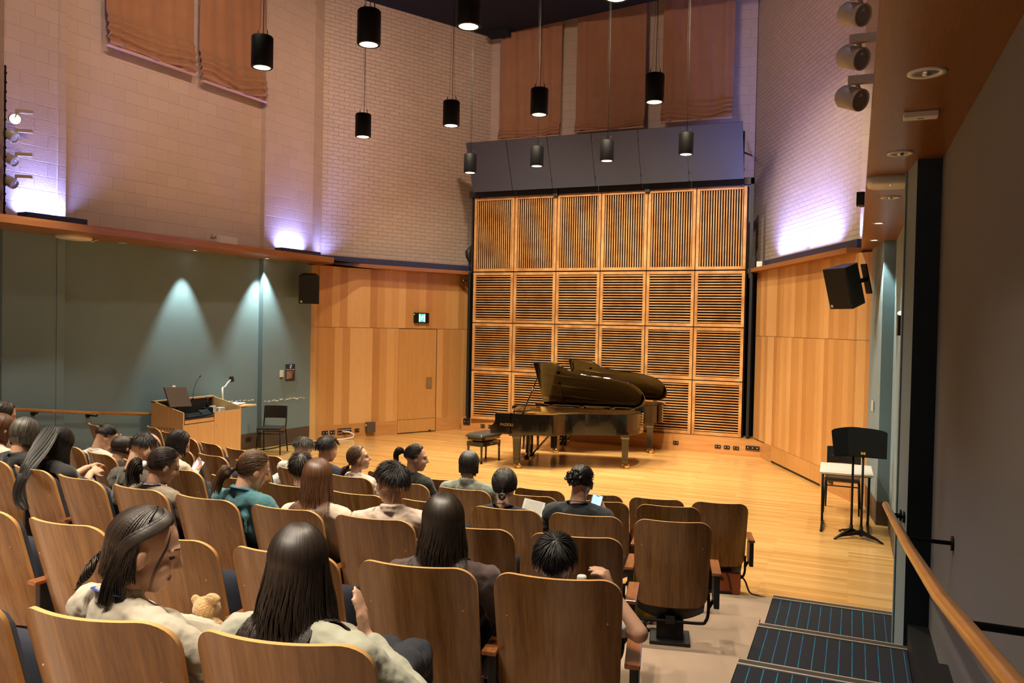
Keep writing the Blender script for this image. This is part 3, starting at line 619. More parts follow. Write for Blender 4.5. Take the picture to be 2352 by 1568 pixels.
mb = MB()
for k, wd in enumerate([.205, .16, .11, .205, .15, .16, .13, .16, .12, .16, .15, .08]):
    mb.box((-.105+wd/2, -.0065, .183-k*.0125), (wd, .001, .005))
mb.build('text_lines', 'hem', t)
t = thing('switch_plate', 'cream wall plate left of the dark notice board', 'switch', onleft(12.31, 1.29, .012), wl); MB().box((0, 0, .065), (.085, .02, .125)).build('plate', 'white', t, bevel=.003); MB().box((0, -.002, -.008), (.06, .015, .02)).build('lower_lip', 'skirt', t)
for y in (11.35, 11.62):
    t = thing('socket_plate', 'dark socket plate on the skirting behind the black chair, %s' % ('left one' if y < 11.5 else 'right one'), 'socket', (xm(y)+.016, y, .13), wl, 'skirting sockets'); MB().box((0, 0, .05), (.115, .012, .085)).build('plate', 'black', t, bevel=.002); MB().box((0, -.008, .055), (.03, .004, .03)).build('outlet', 'blackmetal', t)
# paint chips along the left wall
def chips(y0, y1, z, n, seed):
    r = random.Random(seed); mb = MB()
    for k in range(n):
        y = y0+(y1-y0)*(k+r.random())/n; X = (xm if y < 11.83 else xp)(y)
        mb.ell((X+.001, y, z+r.uniform(-.012, .012)), (.0022, r.uniform(.012, .045), r.uniform(.006, .013)), 8, 5)
    return mb
tag(chips(10.5, 11.72, .90, 18, 2).build('paint_scuff', 'paper', kind='stuff'), 'white scuff marks on the teal wall behind the lectern shelf', 'scuff marks')
tag(chips(11.9, 12.95, .86, 20, 3).build('paint_scuff', 'paper', kind='stuff'), 'broken line of white scuff marks on the teal pier below the notice board', 'scuff marks')
def plate(label, p, z, rz, w_, h_, conn, name='socket_plate'):
    t = thing(name, label, 'socket', (p[0], p[1], z), rz, 'stage sockets'); MB().box((0, 0, h_/2), (w_, .014, h_)).build('plate', 'black', t, bevel=.002)
    mb = MB()
    for i in range(conn[0]):
        for j in range(conn[1]):
            mb.cyl((0, 0, 0), .012, .006, 10); 
            k = len(mb.v)
            cx = -w_/2+w_*(i+.5)/conn[0]; cz = h_*(j+.5)/conn[1]
            for q in range(k-20, k): v = mb.v[q]; mb.v[q] = (v[0]+cx, -.006-v[2], v[1]+cz)
    mb.build('connector', 'hem' if conn[0] > 3 else 'steel', t); return t
az = math.atan2(sd.y, sd.x)
plate('black double socket with plugs on the plinth, leftmost beside the wall corner', sp(.15, .015), .10, az, .13, .08, (2, 1))
plate('black socket with a coloured plug, second on the left plinth', sp(.31, .015), .10, az, .11, .08, (2, 1))
plate('wide black connector panel full of plugs on the left plinth', sp(.58, .015), .085, az, .30, .12, (9, 2), 'connector_panel')
plate('small black plate right of the wide connector panel', sp(.86, .015), .11, az, .10, .07, (2, 1))
t = thing('wall_box', 'dark grey square box mounted on the plinth right of the connector panel', 'box', (*sp(1.15, .05), .085), az); MB().box((0, 0, .11), (.20, .07, .215)).build('case', 'skirt', t, bevel=.008); MB().box((-.107, -.01, .16), (.02, .02, .03)).build('clip', 'white', t)
def rearp(x): return (x, 15.56+(-1.92-x)*(.46/6.08)-.009)
ra = -math.atan(.46/6.08)
for x, wd, hh, z, lab in [(-7.86, .17, .14, .14, 'black double connector plate at the left end of the rear plinth'), (-7.45, .10, .07, .11, 'small black plate on the rear plinth, second from left'), (-7.27, .08, .07, .11, 'small black plate on the rear plinth, third from left'), (-7.12, .08, .07, .11, 'small black plate beside the piano stool on the rear plinth'),
                          (-3.15, .105, .07, .11, 'lone black socket on the rear plinth right of the pianos'), (-2.34, .11, .065, .11, 'black socket on the rear plinth, left of a row of three'), (-2.17, .11, .065, .11, 'black socket on the rear plinth, middle of a row of three'), (-2.0, .11, .065, .11, 'black socket on the rear plinth, right of a row of three')]:
    plate(lab, rearp(x), z, ra, wd, hh, (2, 1))
plate('wide black double socket at the right end of the rear plinth', (-1.70, 15.55), .13, 0, .25, .075, (3, 1))
# cables on the floor by the left corner
tag(MB().tube([(sp(.52, .03)[0], sp(.52, .03)[1], .15), (*sp(.62, .12), .14), (*sp(.72, .16), .09), (*sp(.68, .18), .03), (*sp(.45, .2), .012), (*sp(.2, .2), .012)], .016, 10).build('cable', 'paper'), 'thick white cable looping out of the connector panel to the floor', 'cable')
pts = [(*sp(.2, .2), .012), (-9.6, 12.9, .012), (-9.75, 12.5, .012), (-9.5, 12.25, .012), (-9.45, 12.6, .012), (-9.7, 12.75, .012), (-9.85, 12.3, .012), (-9.8, 11.9, .012), (-9.9, 11.5, .012), (-9.95, 11.0, .012)]
def smooth(pts, n=6):
    P = [Vector(p) for p in pts]; out = []
    for i in range(len(P)-1):
        a, b, c, d = P[max(i-1, 0)], P[i], P[i+1], P[min(i+2, len(P)-1)]
        for k in range(n):
            t = k/n; out.append(.5*((2*b)+(c-a)*t+(2*a-5*b+4*c-d)*t*t+(3*b-a-3*c+d)*t*t*t))
    return out+[P[-1]]
tag(MB().tube(smooth(pts), .011, 8).build('cable', 'black'), 'black cable snaking over the floor behind the black chair', 'cable')
# ================================================================ loudspeakers
def loudspeaker(label, loc, rz, tilt):
    t = thing('loudspeaker', label, 'speaker', loc, rz, 'wall loudspeakers'); t.rotation_euler = (tilt, 0, rz)
    V = [(-.19, -.15), (.19, -.15), (.12, .15), (-.12, .15)]; MB().prism(V, 0, .54).build('cabinet', 'black', t, bevel=.006)
    MB().box((0, -.154, .27), (.36, .006, .52)).build('grille', 'blackmetal', t); MB().box((-.14, -.159, .045), (.035, .004, .035)).build('badge', 'steel', t)
    mb = MB(); mb.box((0, .26, .27), (.05, .24, .05)); mb.box((0, .375, .27), (.09, .02, .40)); mb.build('wall_bracket', 'blackmetal', t); return t
loudspeaker('black wall loudspeaker above the left teal wall corner', (-9.62, 12.66, 2.72), R_(36), R_(13))
loudspeaker('black angled loudspeaker on the right, above the music stands', (-.07, 11.38, 2.70), R_(-43), R_(17))
# small black speaker on the left ledge end, boxes at right ledge
t = thing('stand_light', 'small dark pointed fixture on the ledge left of the upright slats', 'fixture', (-7.93, 16.20, 3.535))
mb = MB(); mb.tube([(0, 0, 0), (0, 0, .22)], .05, 10); mb.build('base', 'blackmetal', t); mb = MB(); mb.tube([(0, 0, .20), (-.05, 0, .34), (-.06, 0, .44), (.02, 0, .60)], [.03, .08, .08, .012], 8); mb.build('body', 'black', t)
t = thing('junction_box', 'small white box at the ledge end right of the slatted wall', 'box', (-1.66, 15.55, 3.535)); MB().box((0, 0, .05), (.10, .10, .10)).build('case', 'white', t, bevel=.005)
t = thing('bracket', 'small black metal fittings at the ledge right of the slatted wall', 'bracket', (-1.80, 15.85, 3.535)); mb = MB(); mb.box((0, 0, .12), (.06, .12, .22)); mb.tube([(.05, 0, 0), (.06, 0, .34)], .01); mb.build('frame', 'black', t)
t = thing('wall_camera', 'small dark camera under the left ledge beside the slatted panels', 'camera', (-8.0, 16.02, 3.33)); MB().box((0, 0, 0), (.10, .08, .05)).build('body', 'black', t); MB().ell((0, -.045, 0), (.018, .01, .018), 10, 8).build('lens', 'steel', t)
# black device on a wall bracket far right
t = thing('wall_display', 'black device on a white bracket on the far right wall', 'device', (.385, 8.0, 2.34)); MB().box((0, 0, .09), (.075, .25, .18)).build('body', 'black', t); MB().box((.04, 0, -.06), (.05, .1, .10)).build('bracket', 'white', t); MB().ell((-.0, 0, .20), (.04, .06, .022), 10, 8).build('lamp', 'glowsoft', t)
t = thing('switch_plate', 'white switch plate low on the far right teal wall', 'switch', (.232, 11.35, 1.36), R_(-84)); MB().box((0, 0, .06), (.085, .016, .13)).build('plate', 'white', t, bevel=.003)
t = thing('socket_plate', 'black socket low behind the white table on the right plinth', 'socket', (*tp(3.55, .01), .13), math.atan2(td.y, td.x)); MB().box((0, 0, .04), (.14, .014, .085)).build('plate', 'black', t)
# ================================================================ handrails
def rail(label, pts, r, wallx, brk):
    t = thing('handrail', label, 'handrail', (0, 0, 0)); MB().tube(pts, r, 16).build('grip', 'rail', t)
    for (x, y, z) in brk:
        W = wallx(y); mb = MB(); sx = 1 if W > x else -1
        mb.tube([(x, y, z-r*.6), (x+sx*.01, y, z-r-.02), (W-sx*.008, y, z-r-.02)], .011, 10); mb.tube([(W-sx*.012, y, z-r-.02), (W-sx*.001, y, z-r-.02)], .038, 16); mb.build('bracket', 'blackmetal', t)
    return t
rail('round timber handrail along the left teal wall', [(xp(6.2), 6.2, 1.24), (xp(7.2)+.11, 7.18, 1.115), (xp(8.4)+.1, 8.4, .96), (xp(9.66)+.09, 9.64, .825)], .024, lambda y: xp(y) if 7.2 < y < 8.06 else xm(y), [(xp(7.62)+.10, 7.62, 1.06), (xp(8.5)+.10, 8.5, .945)])
rail('timber handrail sloping down the right wall beside the stairs', [(.235, 6.35, 1.13), (.24, 5.2, 1.262), (.245, 3.9, 1.42), (.25, 2.6, 1.60), (.255, 1.5, 1.79), (.26, .6, 1.95)], .023, lambda y: .345-.0818*(y-5.85) if y > 5.85 else .49+.0102*(5.85-y), [(.235, 6.1, 1.16), (.24, 5.95, 1.18), (.24, 4.75, 1.315), (.25, 2.45, 1.63)])
# ================================================================ lectern and what stands on it
t = thing('lectern', 'wide pale timber lectern cabinet with sloping sides against the left wall', 'lectern', (-9.45, 9.385, 0))
LY, LD, LH, LR = 1.27, .66, .914, 1.06
def side(y, name, yy=.022):
    P2 = [(0, 0), (-LD, 0), (-LD, LR), (-LD+.02, LR), (0, LH)]; V = [(x, y, z) for x, z in P2]+[(x, y+yy, z) for x, z in P2]; n = 5
    F = [tuple(range(n)), tuple(range(2*n-1, n-1, -1))]+[(i, i+n, (i+1) % n+n, (i+1) % n) for i in range(n)]
    return MB().add(V, F).build(name, 'lectern', t)
sl = side(0, 'side_panel'); side(LY-.022, 'side_panel')
mb = MB(); 
for k in range(6): mb.box((-.20-.06*k, -.001, .66), (.026, .003, .006)); mb.box((-.20-.06*k, -.001, .645), (.026, .003, .006)); mb.box((-.20-.06*k, -.001, .63), (.026, .003, .006))
mb.build('vent_slots', 'black', t)
MB().box((-LD+.01, LY/2, LR/2), (.02, LY-.044, LR)).build('back_panel', 'lectern', t); MB().box((-LD+.035, LY/2, LR-.011), (.09, LY, .022)).build('top_ledge', 'lectern', t)
MB().box((-LD/2+.02, LY/2, .80), (LD-.06, LY-.05, .02)).build('worktop', 'black', t); MB().box((-LD+.03, LY/2, .92), (.015, LY-.05, .22)).build('inner_back', 'black', t)
MB().box((-.03, LY*.29, .765), (.03, LY*.5, .07)).build('front_rail', 'lectern', t)
for y0, y1, zz in ((.024, LY*.515, .72), (LY*.515+.004, LY-.024, .865)):
    d = MB().box((-.008, (y0+y1)/2, (zz+.06)/2), (.018, y1-y0, zz-.06)).build('door', 'lectern', t); MB().cyl((0, 0, 0), .008, .01, 12).build('knob', 'steel', d)
    k = d.children[0]; k.location = (.0, (y1-.05 if y0 < .1 else y0+.05), zz-.09 if y0 < .1 else zz-.215); k.rotation_euler = (0, R_(90), 0)
MB().box((-.03, LY/2, .03), (.02, LY-.05, .06)).build('kick_board', 'black', t)
t = thing('shelf', 'pale timber side shelf on the right end of the lectern', 'shelf', (-9.50, 9.385+LY+.002, .885)); MB().prism([(-.02, 0), (-.60, 0), (-.60, .26), (-.02, .44), (.03, .40)], 0, .02).build('shelf_board', 'lectern', t); MB().box((-.3, .2, -.02), (.3, .36, .03)).build('support', 'black', t)
SZ = .905+.001
t = thing('paper_stack', 'loose white papers on the lectern side shelf', 'papers', (-9.80, 10.86, SZ), .2)
for k in range(4): MB().box((.01*k, .02*k, .002+.004*k), (.21, .29, .003), rz=.15*k-.2).build('sheet', 'paper', t)
TZ = .811
t = thing('monitor', 'tilted black monitor on the lectern seen from behind', 'monitor', (-9.72, 9.60, TZ), R_(8))
mt = Matrix.Translation((0, 0, .17)) @ Matrix.Rotation(R_(-24), 4, 'Y') @ Matrix.Rotation(R_(-4), 4, 'X')
MB().box((0, 0, .155), (.025, .50, .33), mat=mt).build('display', 'skirt', t, bevel=.004); MB().box((-.014, 0, .155), (.002, .47, .30), mat=mt).build('screen', 'screen', t)
mb = MB(); mb.box((-.05, 0, .01), (.2, .24, .02)); mb.tube([(-.08, 0, .02), (-.04, 0, .25)], .018); mb.build('stand', 'black', t)
mb = MB(); mb.box((0, -.03, .335), (.03, .07, .025), mat=mt); mb.build('webcam', 'white', t)
t = thing('gooseneck_microphone', 'thin gooseneck microphone rising from the lectern beside the monitor', 'microphone', (-9.86, 9.99, LR+.0))
MB().tube([(0, 0, 0), (0, .02, .16), (.01, .06, .27), (.02, .12, .35)], .004, 8).build('neck', 'black', t); MB().tube([(.02, .12, .35), (.024, .145, .372)], [.009, .012], 10).build('capsule', 'black', t); MB().cyl((0, 0, 0), .018, .012).build('base', 'black', t)
t = thing('microphone', 'upright handheld microphone in a dock on the lectern', 'microphone', (-9.76, 10.20, TZ)); MB().box((0, 0, .05), (.13, .14, .10)).build('dock', 'blackmetal', t, bevel=.004); MB().tube([(0, 0, .09), (0, 0, .23)], [.016, .02], 14).build('handle', 'blackmetal', t); MB().ell((0, 0, .255), (.026, .026, .03), 16, 10).build('grille', 'skirt', t)
t = thing('control_tablet', 'small dark tilted touch screen on the lectern top', 'tablet', (-9.63, 10.03, TZ+.0), R_(6)); MB().box((0, 0, .045), (.13, .22, .012), ry=R_(35)).build('screen', 'screen', t); MB().box((-.01, 0, .02), (.06, .12, .04)).build('foot', 'black', t)
t = thing('power_adapter', 'white adapter block with a looped white cable on the lectern', 'adapter', (-9.77, 10.335, TZ)); MB().box((0, 0, .06), (.06, .09, .11)).build('block', 'white', t, bevel=.004); MB().tube(smooth([(.02, .045, .08), (.05, .10, .07), (.07, .08, .02), (.09, 0, .012), (.12, -.05, .01)]), .007, 8).build('cable', 'white', t)
t = thing('box', 'small white box at the right end of the lectern top', 'box', (-9.80, 10.52, TZ)); MB().box((0, 0, .035), (.10, .18, .07)).build('carton', 'white', t, bevel=.003)
t = thing('keyboard', 'black computer keyboard lying at the front of the lectern top', 'keyboard', (-9.56, 9.72, TZ), R_(3)); MB().box((0, 0, .012), (.14, .42, .018)).build('keys', 'blackmetal', t, bevel=.003)
t = thing('laptop', 'closed dark laptop lying flat on the lectern top', 'laptop', (-9.585, 10.46, TZ), R_(4)); MB().box((0, 0, .012), (.22, .32, .02)).build('case', 'skirt', t, bevel=.003)
t = thing('mouse', 'white computer mouse near the left side of the lectern top', 'mouse', (-9.55, 9.46, TZ)); MB().ell((0, 0, .012), (.03, .045, .014), 12, 8).build('shell', 'white', t)
t = thing('document_camera', 'white document camera arm with a black head behind the side shelf', 'document camera', (-9.93, 10.74, SZ))
MB().box((0, 0, .012), (.10, .10, .024)).build('base', 'white', t); MB().tube([(0, 0, .02), (0, -.01, .29)], [.016, .014], 12).build('post', 'white', t)
MB().tube([(0, -.01, .29), (.0, .05, .30), (.0, .12, .37), (0, .19, .41)], .012, 10).build('arm', 'white', t); MB().box((0, .21, .425), (.06, .055, .10), rx=R_(20)).build('camera_head', 'black', t, bevel=.01)
# ================================================================ chairs, table, music stands
def sidechair(label, loc, rz):
    t = thing('side_chair', label, 'chair', loc, rz, 'black vinyl side chairs')
    V = MB(); V.ell((0, 0, .45), (.235, .225, .04), 24, 10, fn=lambda d: (1/max(1e-3, (abs(d.x)**4+abs(d.y)**4)**.25) if abs(d.z) < .999 else 1)*math.sqrt(max(0, 1-d.z*d.z)) if abs(d.z) < .9 else 1); 
    MB().box((0, 0, .445), (.43, .41, .05)).build('seat', 'leather', t, bevel=.02)
    o = MB(); n = 10; VV = []
    for j, z in enumerate((.60, .82)):
        for i in range(n+1): x = -.205+.41*i/n; VV.append((x, -.205-.035*(1-(x/.205)**2)-(.03 if j else 0), z))
    o.add(VV, [(i, i+1, n+2+i, n+1+i) for i in range(n)]); b = o.build('backrest', 'leather', t); s = b.modifiers.new('s', 'SOLIDIFY'); s.thickness = .02
    for sx in (-1, 1):
        MB().tube([(sx*.20, .17, .43), (sx*.215, .20, 0)], .011, 10).build('leg', 'blackmetal', t)
        MB().tube([(sx*.205, -.215, .82), (sx*.20, -.20, .60), (sx*.20, -.16, .43), (sx*.215, -.24, 0)], .011, 10).build('leg', 'blackmetal', t)
    mb = MB(); mb.tube([(-.2, .175, .36), (.2, .175, .36)], .008); mb.tube([(-.2, -.17, .36), (.2, -.17, .36)], .008); mb.tube([(-.2, -.17, .36), (-.2, .175, .36)], .008); mb.tube([(.2, -.17, .36), (.2, .175, .36)], .008); mb.build('frame', 'blackmetal', t); return t
sidechair('black vinyl chair standing alone between the lectern and the notice board', (-9.52, 11.52, 0), R_(-158)+R_(0))
sidechair('black vinyl chair tucked behind the white folding table', (-.10, 11.45, 0), R_(178))
t = thing('folding_table', 'narrow white folding table on black legs beside the right wall', 'table', (-.055, 10.50, 0), R_(1))
MB().box((0, 0, .705), (.58, .76, .022)).build('tabletop', 'whitetop', t, bevel=.002); MB().box((0, 0, .688), (.54, .70, .012)).build('under_frame', 'blackmetal', t)
for sx in (-1, 1):
    MB().tube([(sx*.26, 0, .69), (sx*.255, 0, .05)], .014, 12).build('leg', 'blackmetal', t)
    MB().tube(smooth([(sx*.26, .33, .012), (sx*.255, .15, .03), (sx*.255, 0, .05), (sx*.255, -.17, .035), (sx*.26, -.34, .012)], 4), .014, 10).build('foot', 'blackmetal', t)
def musicstand(label, loc, rz, w_=.49):
    t = thing('music_stand', label, 'music stand', loc, rz, 'black music stands')
    MB().tube([(0, 0, .10), (0, 0, .96)], .013, 12).build('pole', 'blackmetal', t); MB().tube([(0, 0, .03), (0, 0, .14)], .02, 12).build('collar', 'blackmetal', t)
    for a in (200, 330, 88):
        c, s = math.cos(R_(a)), math.sin(R_(a)); L = .27
        P3 = Matrix.Translation((0, 0, 0)) @ Matrix.Rotation(R_(a), 4, 'Z'); mb = MB(); V = [(.0, .10), (.02, .10), (.09, .075), (.17, .055), (L, .012), (L, .0), (.20, .022), (.05, .045), (0, .04)]
        n = len(V); VV = [P3 @ Vector((x, -.012, z)) for x, z in V]+[P3 @ Vector((x, .012, z)) for x, z in V]
        mb.add(VV, [tuple(range(n)), tuple(range(2*n-1, n-1, -1))]+[(i, i+n, (i+1) % n+n, (i+1) % n) for i in range(n)]); mb.build('leg', 'blackmetal', t)
    d = MB(); n = 14; VV = []; top = lambda x: .30+.03*(1-(x/(w_/2))**2)
    for th in (0, .006):
        for i in range(n+1): x = -w_/2+w_*i/n; VV += [(x, th, 0), (x, th, top(x) - (.012 if i in (0, n) else 0))]
    m_ = 2*(n+1)
    F = [(2*i, 2*i+2, 2*i+3, 2*i+1) for i in range(n)]+[(m_+2*i+1, m_+2*i+3, m_+2*i+2, m_+2*i) for i in range(n)]+[(2*i+1, 2*i+3, m_+2*i+3, m_+2*i+1) for i in range(n)]+[(0, 1, m_+1, m_), (2*n+1, 2*n, m_+2*n, m_+2*n+1)]
    d.add(VV, F); o = d.build('desk', 'blackmetal', t); o.location = (0, -.02, .945); o.rotation_euler = (R_(-14), 0, 0)
    MB().box((0, 0, 0), (w_, .06, .008)).build('ledge', 'blackmetal', t).location = (0, .02, .94)
    return t
ms = musicstand('black music stand with a yellow label, nearest in front of the white table', (.125, 10.02, 0), R_(-3))
mb = MB(); mb.box((-.014, 0, 0), (.018, .002, .028)); mb.box((.014, 0, 0), (.018, .002, .028)); mb.box((0, 0, 0), (.012, .002, .010)); o = mb.build('label_sticker', 'yellow', ms); o.location = (-.0, -.034, .985)
musicstand('black music stand mostly hidden behind the labelled one', (.02, 10.06, 0), R_(30), .49)
# ================================================================ bags by the aisle seats
t = thing('laptop_sleeve', 'pale grey upright sleeve behind the pink bag', 'bag', (-1.02, 7.48, .001), R_(14)); MB().box((0, 0, .19), (.26, .02, .34), rx=R_(-8)).build('pouch', 'greybag', t, bevel=.01)
t = thing('handbag', 'pink leather handbag with brown strap below the front aisle seat', 'bag', (-1.0, 7.38, .001), R_(10))
MB().box((0, 0, .095), (.24, .06, .19)).build('body', 'rose', t, bevel=.012); MB().box((-.05, -.032, .13), (.05, .004, .03)).build('patch', 'skirt', t)
MB().tube(smooth([(.11, 0, .18), (.16, -.0, .12), (.20, -.02, .03), (.27, -.03, .012), (.35, -.08, .012)]), .008, 8).build('strap', 'skirt', t); MB().tube(smooth([(.0, -.03, .19), (.02, -.045, .13), (.04, -.045, .04)]), .007, 8).build('strap', 'skirt', t)
t = thing('shopping_bag', 'mustard yellow bag under the aisle seat above the carpet', 'bag', (-1.30, 5.62, .30), R_(20))
rr_ = random.Random(3); MB().ell((0, 0, .15), (.16, .09, .17), 22, 14, fn=lambda d: 1+.10*math.sin(9*d.x+5*d.z)+.06*math.sin(17*d.y)).build('body', 'yellowbag', t); MB().tube(smooth([(-.06, 0, .28), (-.03, 0, .36), (.05, 0, .35), (.07, 0, .27)]), .008, 8).build('handle', 'yellowbag', t)
t = thing('boot', 'dark shoes under the seats left of the bare aisle pedestal', 'shoe', (-1.36, 5.42, .30), R_(60)); MB().ell((0, 0, .045), (.05, .13, .045), 16, 10).build('upper', 'black', t); MB().box((0, 0, .008), (.09, .26, .016)).build('sole', 'black', t)
# ================================================================ grand pianos
def piano(label, loc, rz, name=True):
    t = thing('grand_piano', label, 'piano', loc, rz, 'black concert grand pianos')
    Wd = 1.42; ZT, ZB = .92, .58
    near = [(0, 0), (.70, 0), (.95, .0), (1.06, .07), (1.16, .20), (1.30, .30), (1.50, .37), (1.75, .42), (2.0, .49), (2.2, .60), (2.34, .80), (2.40, 1.02), (2.41, 1.2), (2.36, 1.35), (2.25, Wd)]
    P = [Vector((p[0], p[1], 0)) for p in near]; sm = smooth(near_pts := [(p[0], p[1], 0) for p in near[1:]], 5)
    out = [(0, 0)]+[(p.x, p.y) for p in sm]; full = out+[(0, Wd)]
    def inset(poly, d):
        n = len(poly); R = []
        for i in range(n):
            a = Vector(poly[i-1]); b = Vector(poly[i]); c = Vector(poly[(i+1) % n])
            n1 = Vector((-(b-a).y, (b-a).x)).normalized(); n2 = Vector((-(c-b).y, (c-b).x)).normalized(); m = (n1+n2); m = m.normalized() if m.length > .1 else n1
            R.append(tuple(b+m*d/max(.5, m.dot(n1))))
        return R
    # rim: closed wall following the outline, keyboard end left open behind the cheeks
    body = [(.30, 0)]+[p for p in out if p[0] > .35]+[(.30, Wd)]; inn = inset(body, .045); n = len(body)
    V = [(x, y, ZB) for x, y in body]+[(x, y, ZT) for x, y in body]+[(x, y, ZB) for x, y in inn]+[(x, y, ZT) for x, y in inn]
    F = []
    for i in range(n):
        j = (i+1) % n; F += [(i, j, j+n, i+n), (2*n+j, 2*n+i, 3*n+i, 3*n+j), (n+i, n+j, 3*n+j, 3*n+i), (j, i, 2*n+i, 2*n+j)]
    MB().add(V, F, None, 0, False).build('rim', 'piano', t, bevel=.004)
    MB().prism(inset(body, .03), ZB+.02, ZB+.05).build('bottom_board', 'piano', t)
    MB().prism(inset(body, .05), ZT-.16, ZT-.145).build('soundboard', 'spruce', t)
    mb = MB(); fr = inset(body, .055); mb.prism(fr, ZT-.115, ZT-.10)
    pl = mb.build('string_plate', 'gold', t)
    mb = MB()
    for k in range(6): y = .25+.2*k; mb.tube([(.62, y, ZT-.085), (.98+.15*k, y+.10, ZT-.085)], .012, 6)
    mb.build('plate_strut', 'gold', pl)
    mb = MB()
    for k in range(44): y = .10+.028*k; mb.tube([(.60, y, ZT-.092), (min(2.2, 1.0+.030*k), y+.04, ZT-.092)], .0016, 3)
    mb.build('strings', 'brass', pl, kind='stuff')
    iv = inset(body, .048); mb = MB(); n = len(iv)
    mb.add([(x, y, ZT-.15) for x, y in iv]+[(x, y, ZT-.004) for x, y in iv], [((i+1) % n, i, i+n, (i+1) % n+n) for i in range(n)]); mb.build('inner_rim', 'spruce', t)
    # keyboard end: key bed, cheeks with scrolled arms, fall board, keys
    MB().box((.17, Wd/2, ZB+.03), (.38, Wd, .06)).build('key_bed', 'piano', t, bevel=.008)
    prof = [(-.02, ZB), (.34, ZB), (.34, ZT), (.07, ZT), (.055, ZT-.03), (.06, ZT-.09), (.055, ZT-.14), (.02, ZT-.19), (-.02, ZT-.21)]
    for y in (0, Wd-.09):
        n = len(prof); MB().add([(x, y, z) for x, z in prof]+[(x, y+.09, z) for x, z in prof], [tuple(range(n)), tuple(range(2*n-1, n-1, -1))]+[(i, i+n, (i+1) % n+n, (i+1) % n) for i in range(n)]).build('cheek', 'piano', t, bevel=.003)
    mb = MB(); mb.box((.07, Wd/2, ZB+.085), (.15, Wd-.20, .022)); k = mb.build('keys', 'ivory', t); mb = MB()
    for i in range(52):
        if i % 7 in (0, 1, 3, 4, 5): mb.box((.10, .115+(Wd-.23)*(i+1)/52, ZB+.10), (.09, .011, .014))
    mb.build('black_keys', 'black', k)
    MB().box((.175, Wd/2, ZB+.20), (.02, Wd-.18, .22)).build('fall_board', 'piano', t); MB().box((.26, Wd/2, ZT-.02), (.16, Wd-.18, .03)).build('top_board', 'piano', t)
    mb = MB(); mb.box((.42, Wd/2, ZT+.012), (.26, .78, .016), ry=R_(-4)); mb.box((.31, Wd/2, ZT+.03), (.015, .78, .03)); mb.build('music_desk', 'piano', t)
    mb = MB(); mb.box((.45, .09, ZT-.01), (.26, .06, .02)); mb.box((.45, Wd-.09, ZT-.01), (.26, .06, .02)); mb.build('desk_rail', 'piano', t)
    # lid, hinged on the bass side
    al = R_(34); lo = [(.62, 0)]+[(x, y) for x, y in out if x > .66]+[(.62, Wd)]; lo = [(x*1.004+.01, y-.02 if y < Wd-.01 else y) for x, y in lo]
    lid = MB().prism([(x, y-Wd) for x, y in lo], 0, .018).build('lid', 'piano', t, bevel=.003); lid.location = (0, Wd, ZT+.025); lid.rotation_euler = (-al, 0, 0)
    fl = MB().box((.62+.155, -Wd/2, .034), (.30, Wd-.02, .016)).build('lid_flap', 'piano', lid, bevel=.003)
    mb = MB(); mb.box((1.0, -.45, -.012), (.03, .7, .02), rz=R_(0)); mb.box((1.02, -Wd+.3, -.01), (.05, .05, .02)); mb.build('lid_batten', 'piano', lid)
    for s in (.75, 1.3, 1.85, 2.2): MB().tube([(s-.04, Wd+.004, ZT+.015), (s+.04, Wd+.004, ZT+.015)], .013, 10).build('hinge', 'brass', t)
    # prop stick
    c, s_ = math.cos(al), math.sin(al); top = (.70, Wd-(Wd-.28)*c, ZT+.02+(Wd-.28)*s_)
    MB().tube([(.50, .06, ZT-.02), top], [.014, .009], 8).build('lid_prop', 'piano', t)
    for s, y in ((.70, 1.2), (.72, 1.0)): pass
    # legs
    def leg(x, y, name='leg'):
        mb = MB(); prof = [(.075, ZB), (.075, ZB-.05), (.062, ZB-.08), (.05, .17), (.052, .165), (.052, .10), (.04, .095)]
        V = []
        for r, z in prof: V += [(x-r, y-r, z), (x+r, y-r, z), (x+r, y+r, z), (x-r, y+r, z)]
        F = [(4*i+k, 4*i+(k+1) % 4, 4*i+4+(k+1) % 4, 4*i+4+k) for i in range(len(prof)-1) for k in range(4)]+[(3, 2, 1, 0), tuple(4*len(prof)-4+k for k in range(4))]
        F = [f[::-1] for f in F[:-2]]+F[-2:]
        l = mb.add(V, F).build(name, 'piano', t, bevel=.004)
        mb = MB(); mb.tube([(x, y, .10), (x+.02, y, .05)], .014, 8); mb.tube([(x+.03, y-.014, .046), (x+.03, y+.014, .046)], .046, 20); mb.tube([(x-.01, y, .08), (x-.055, y, .045)], .008, 8); mb.build('caster', 'brass', l)
    leg(.40, .17); leg(.40, Wd-.17); leg(2.14, .72)
    mb = MB(); mb.prism([(.28, .07), (.52, .07), (.55, .30), (.28, .30)], ZB-.035, ZB); mb.build('leg_block', 'piano', t)
    # lyre
    mb = MB(); mb.box((.52, Wd/2-.13, .36), (.05, .045, .46)); mb.box((.52, Wd/2+.13, .36), (.05, .045, .46)); ly = mb.build('pedal_lyre', 'piano', t); MB().box((.52, Wd/2, .115), (.13, .34, .06)).build('pedal_box', 'piano', ly)
    mb = MB(); [mb.tube([(.52, Wd/2+d, .14), (.52, Wd/2+d, .58)], .005, 6) for d in (-.05, -.015, .015, .05)]; mb.build('lyre_rod', 'brass', ly)
    mb = MB(); mb.tube([(.53, Wd/2-.12, .13), (.92, Wd/2-.10, .58)], .011, 8); mb.tube([(.53, Wd/2+.12, .13), (.92, Wd/2+.10, .58)], .011, 8); mb.build('lyre_brace', 'piano', ly)
    mb = MB(); [mb.box((.44, Wd/2+d, .075), (.12, .025, .012)) for d in (-.08, 0, .08)]; mb.build('pedals', 'brass', ly)
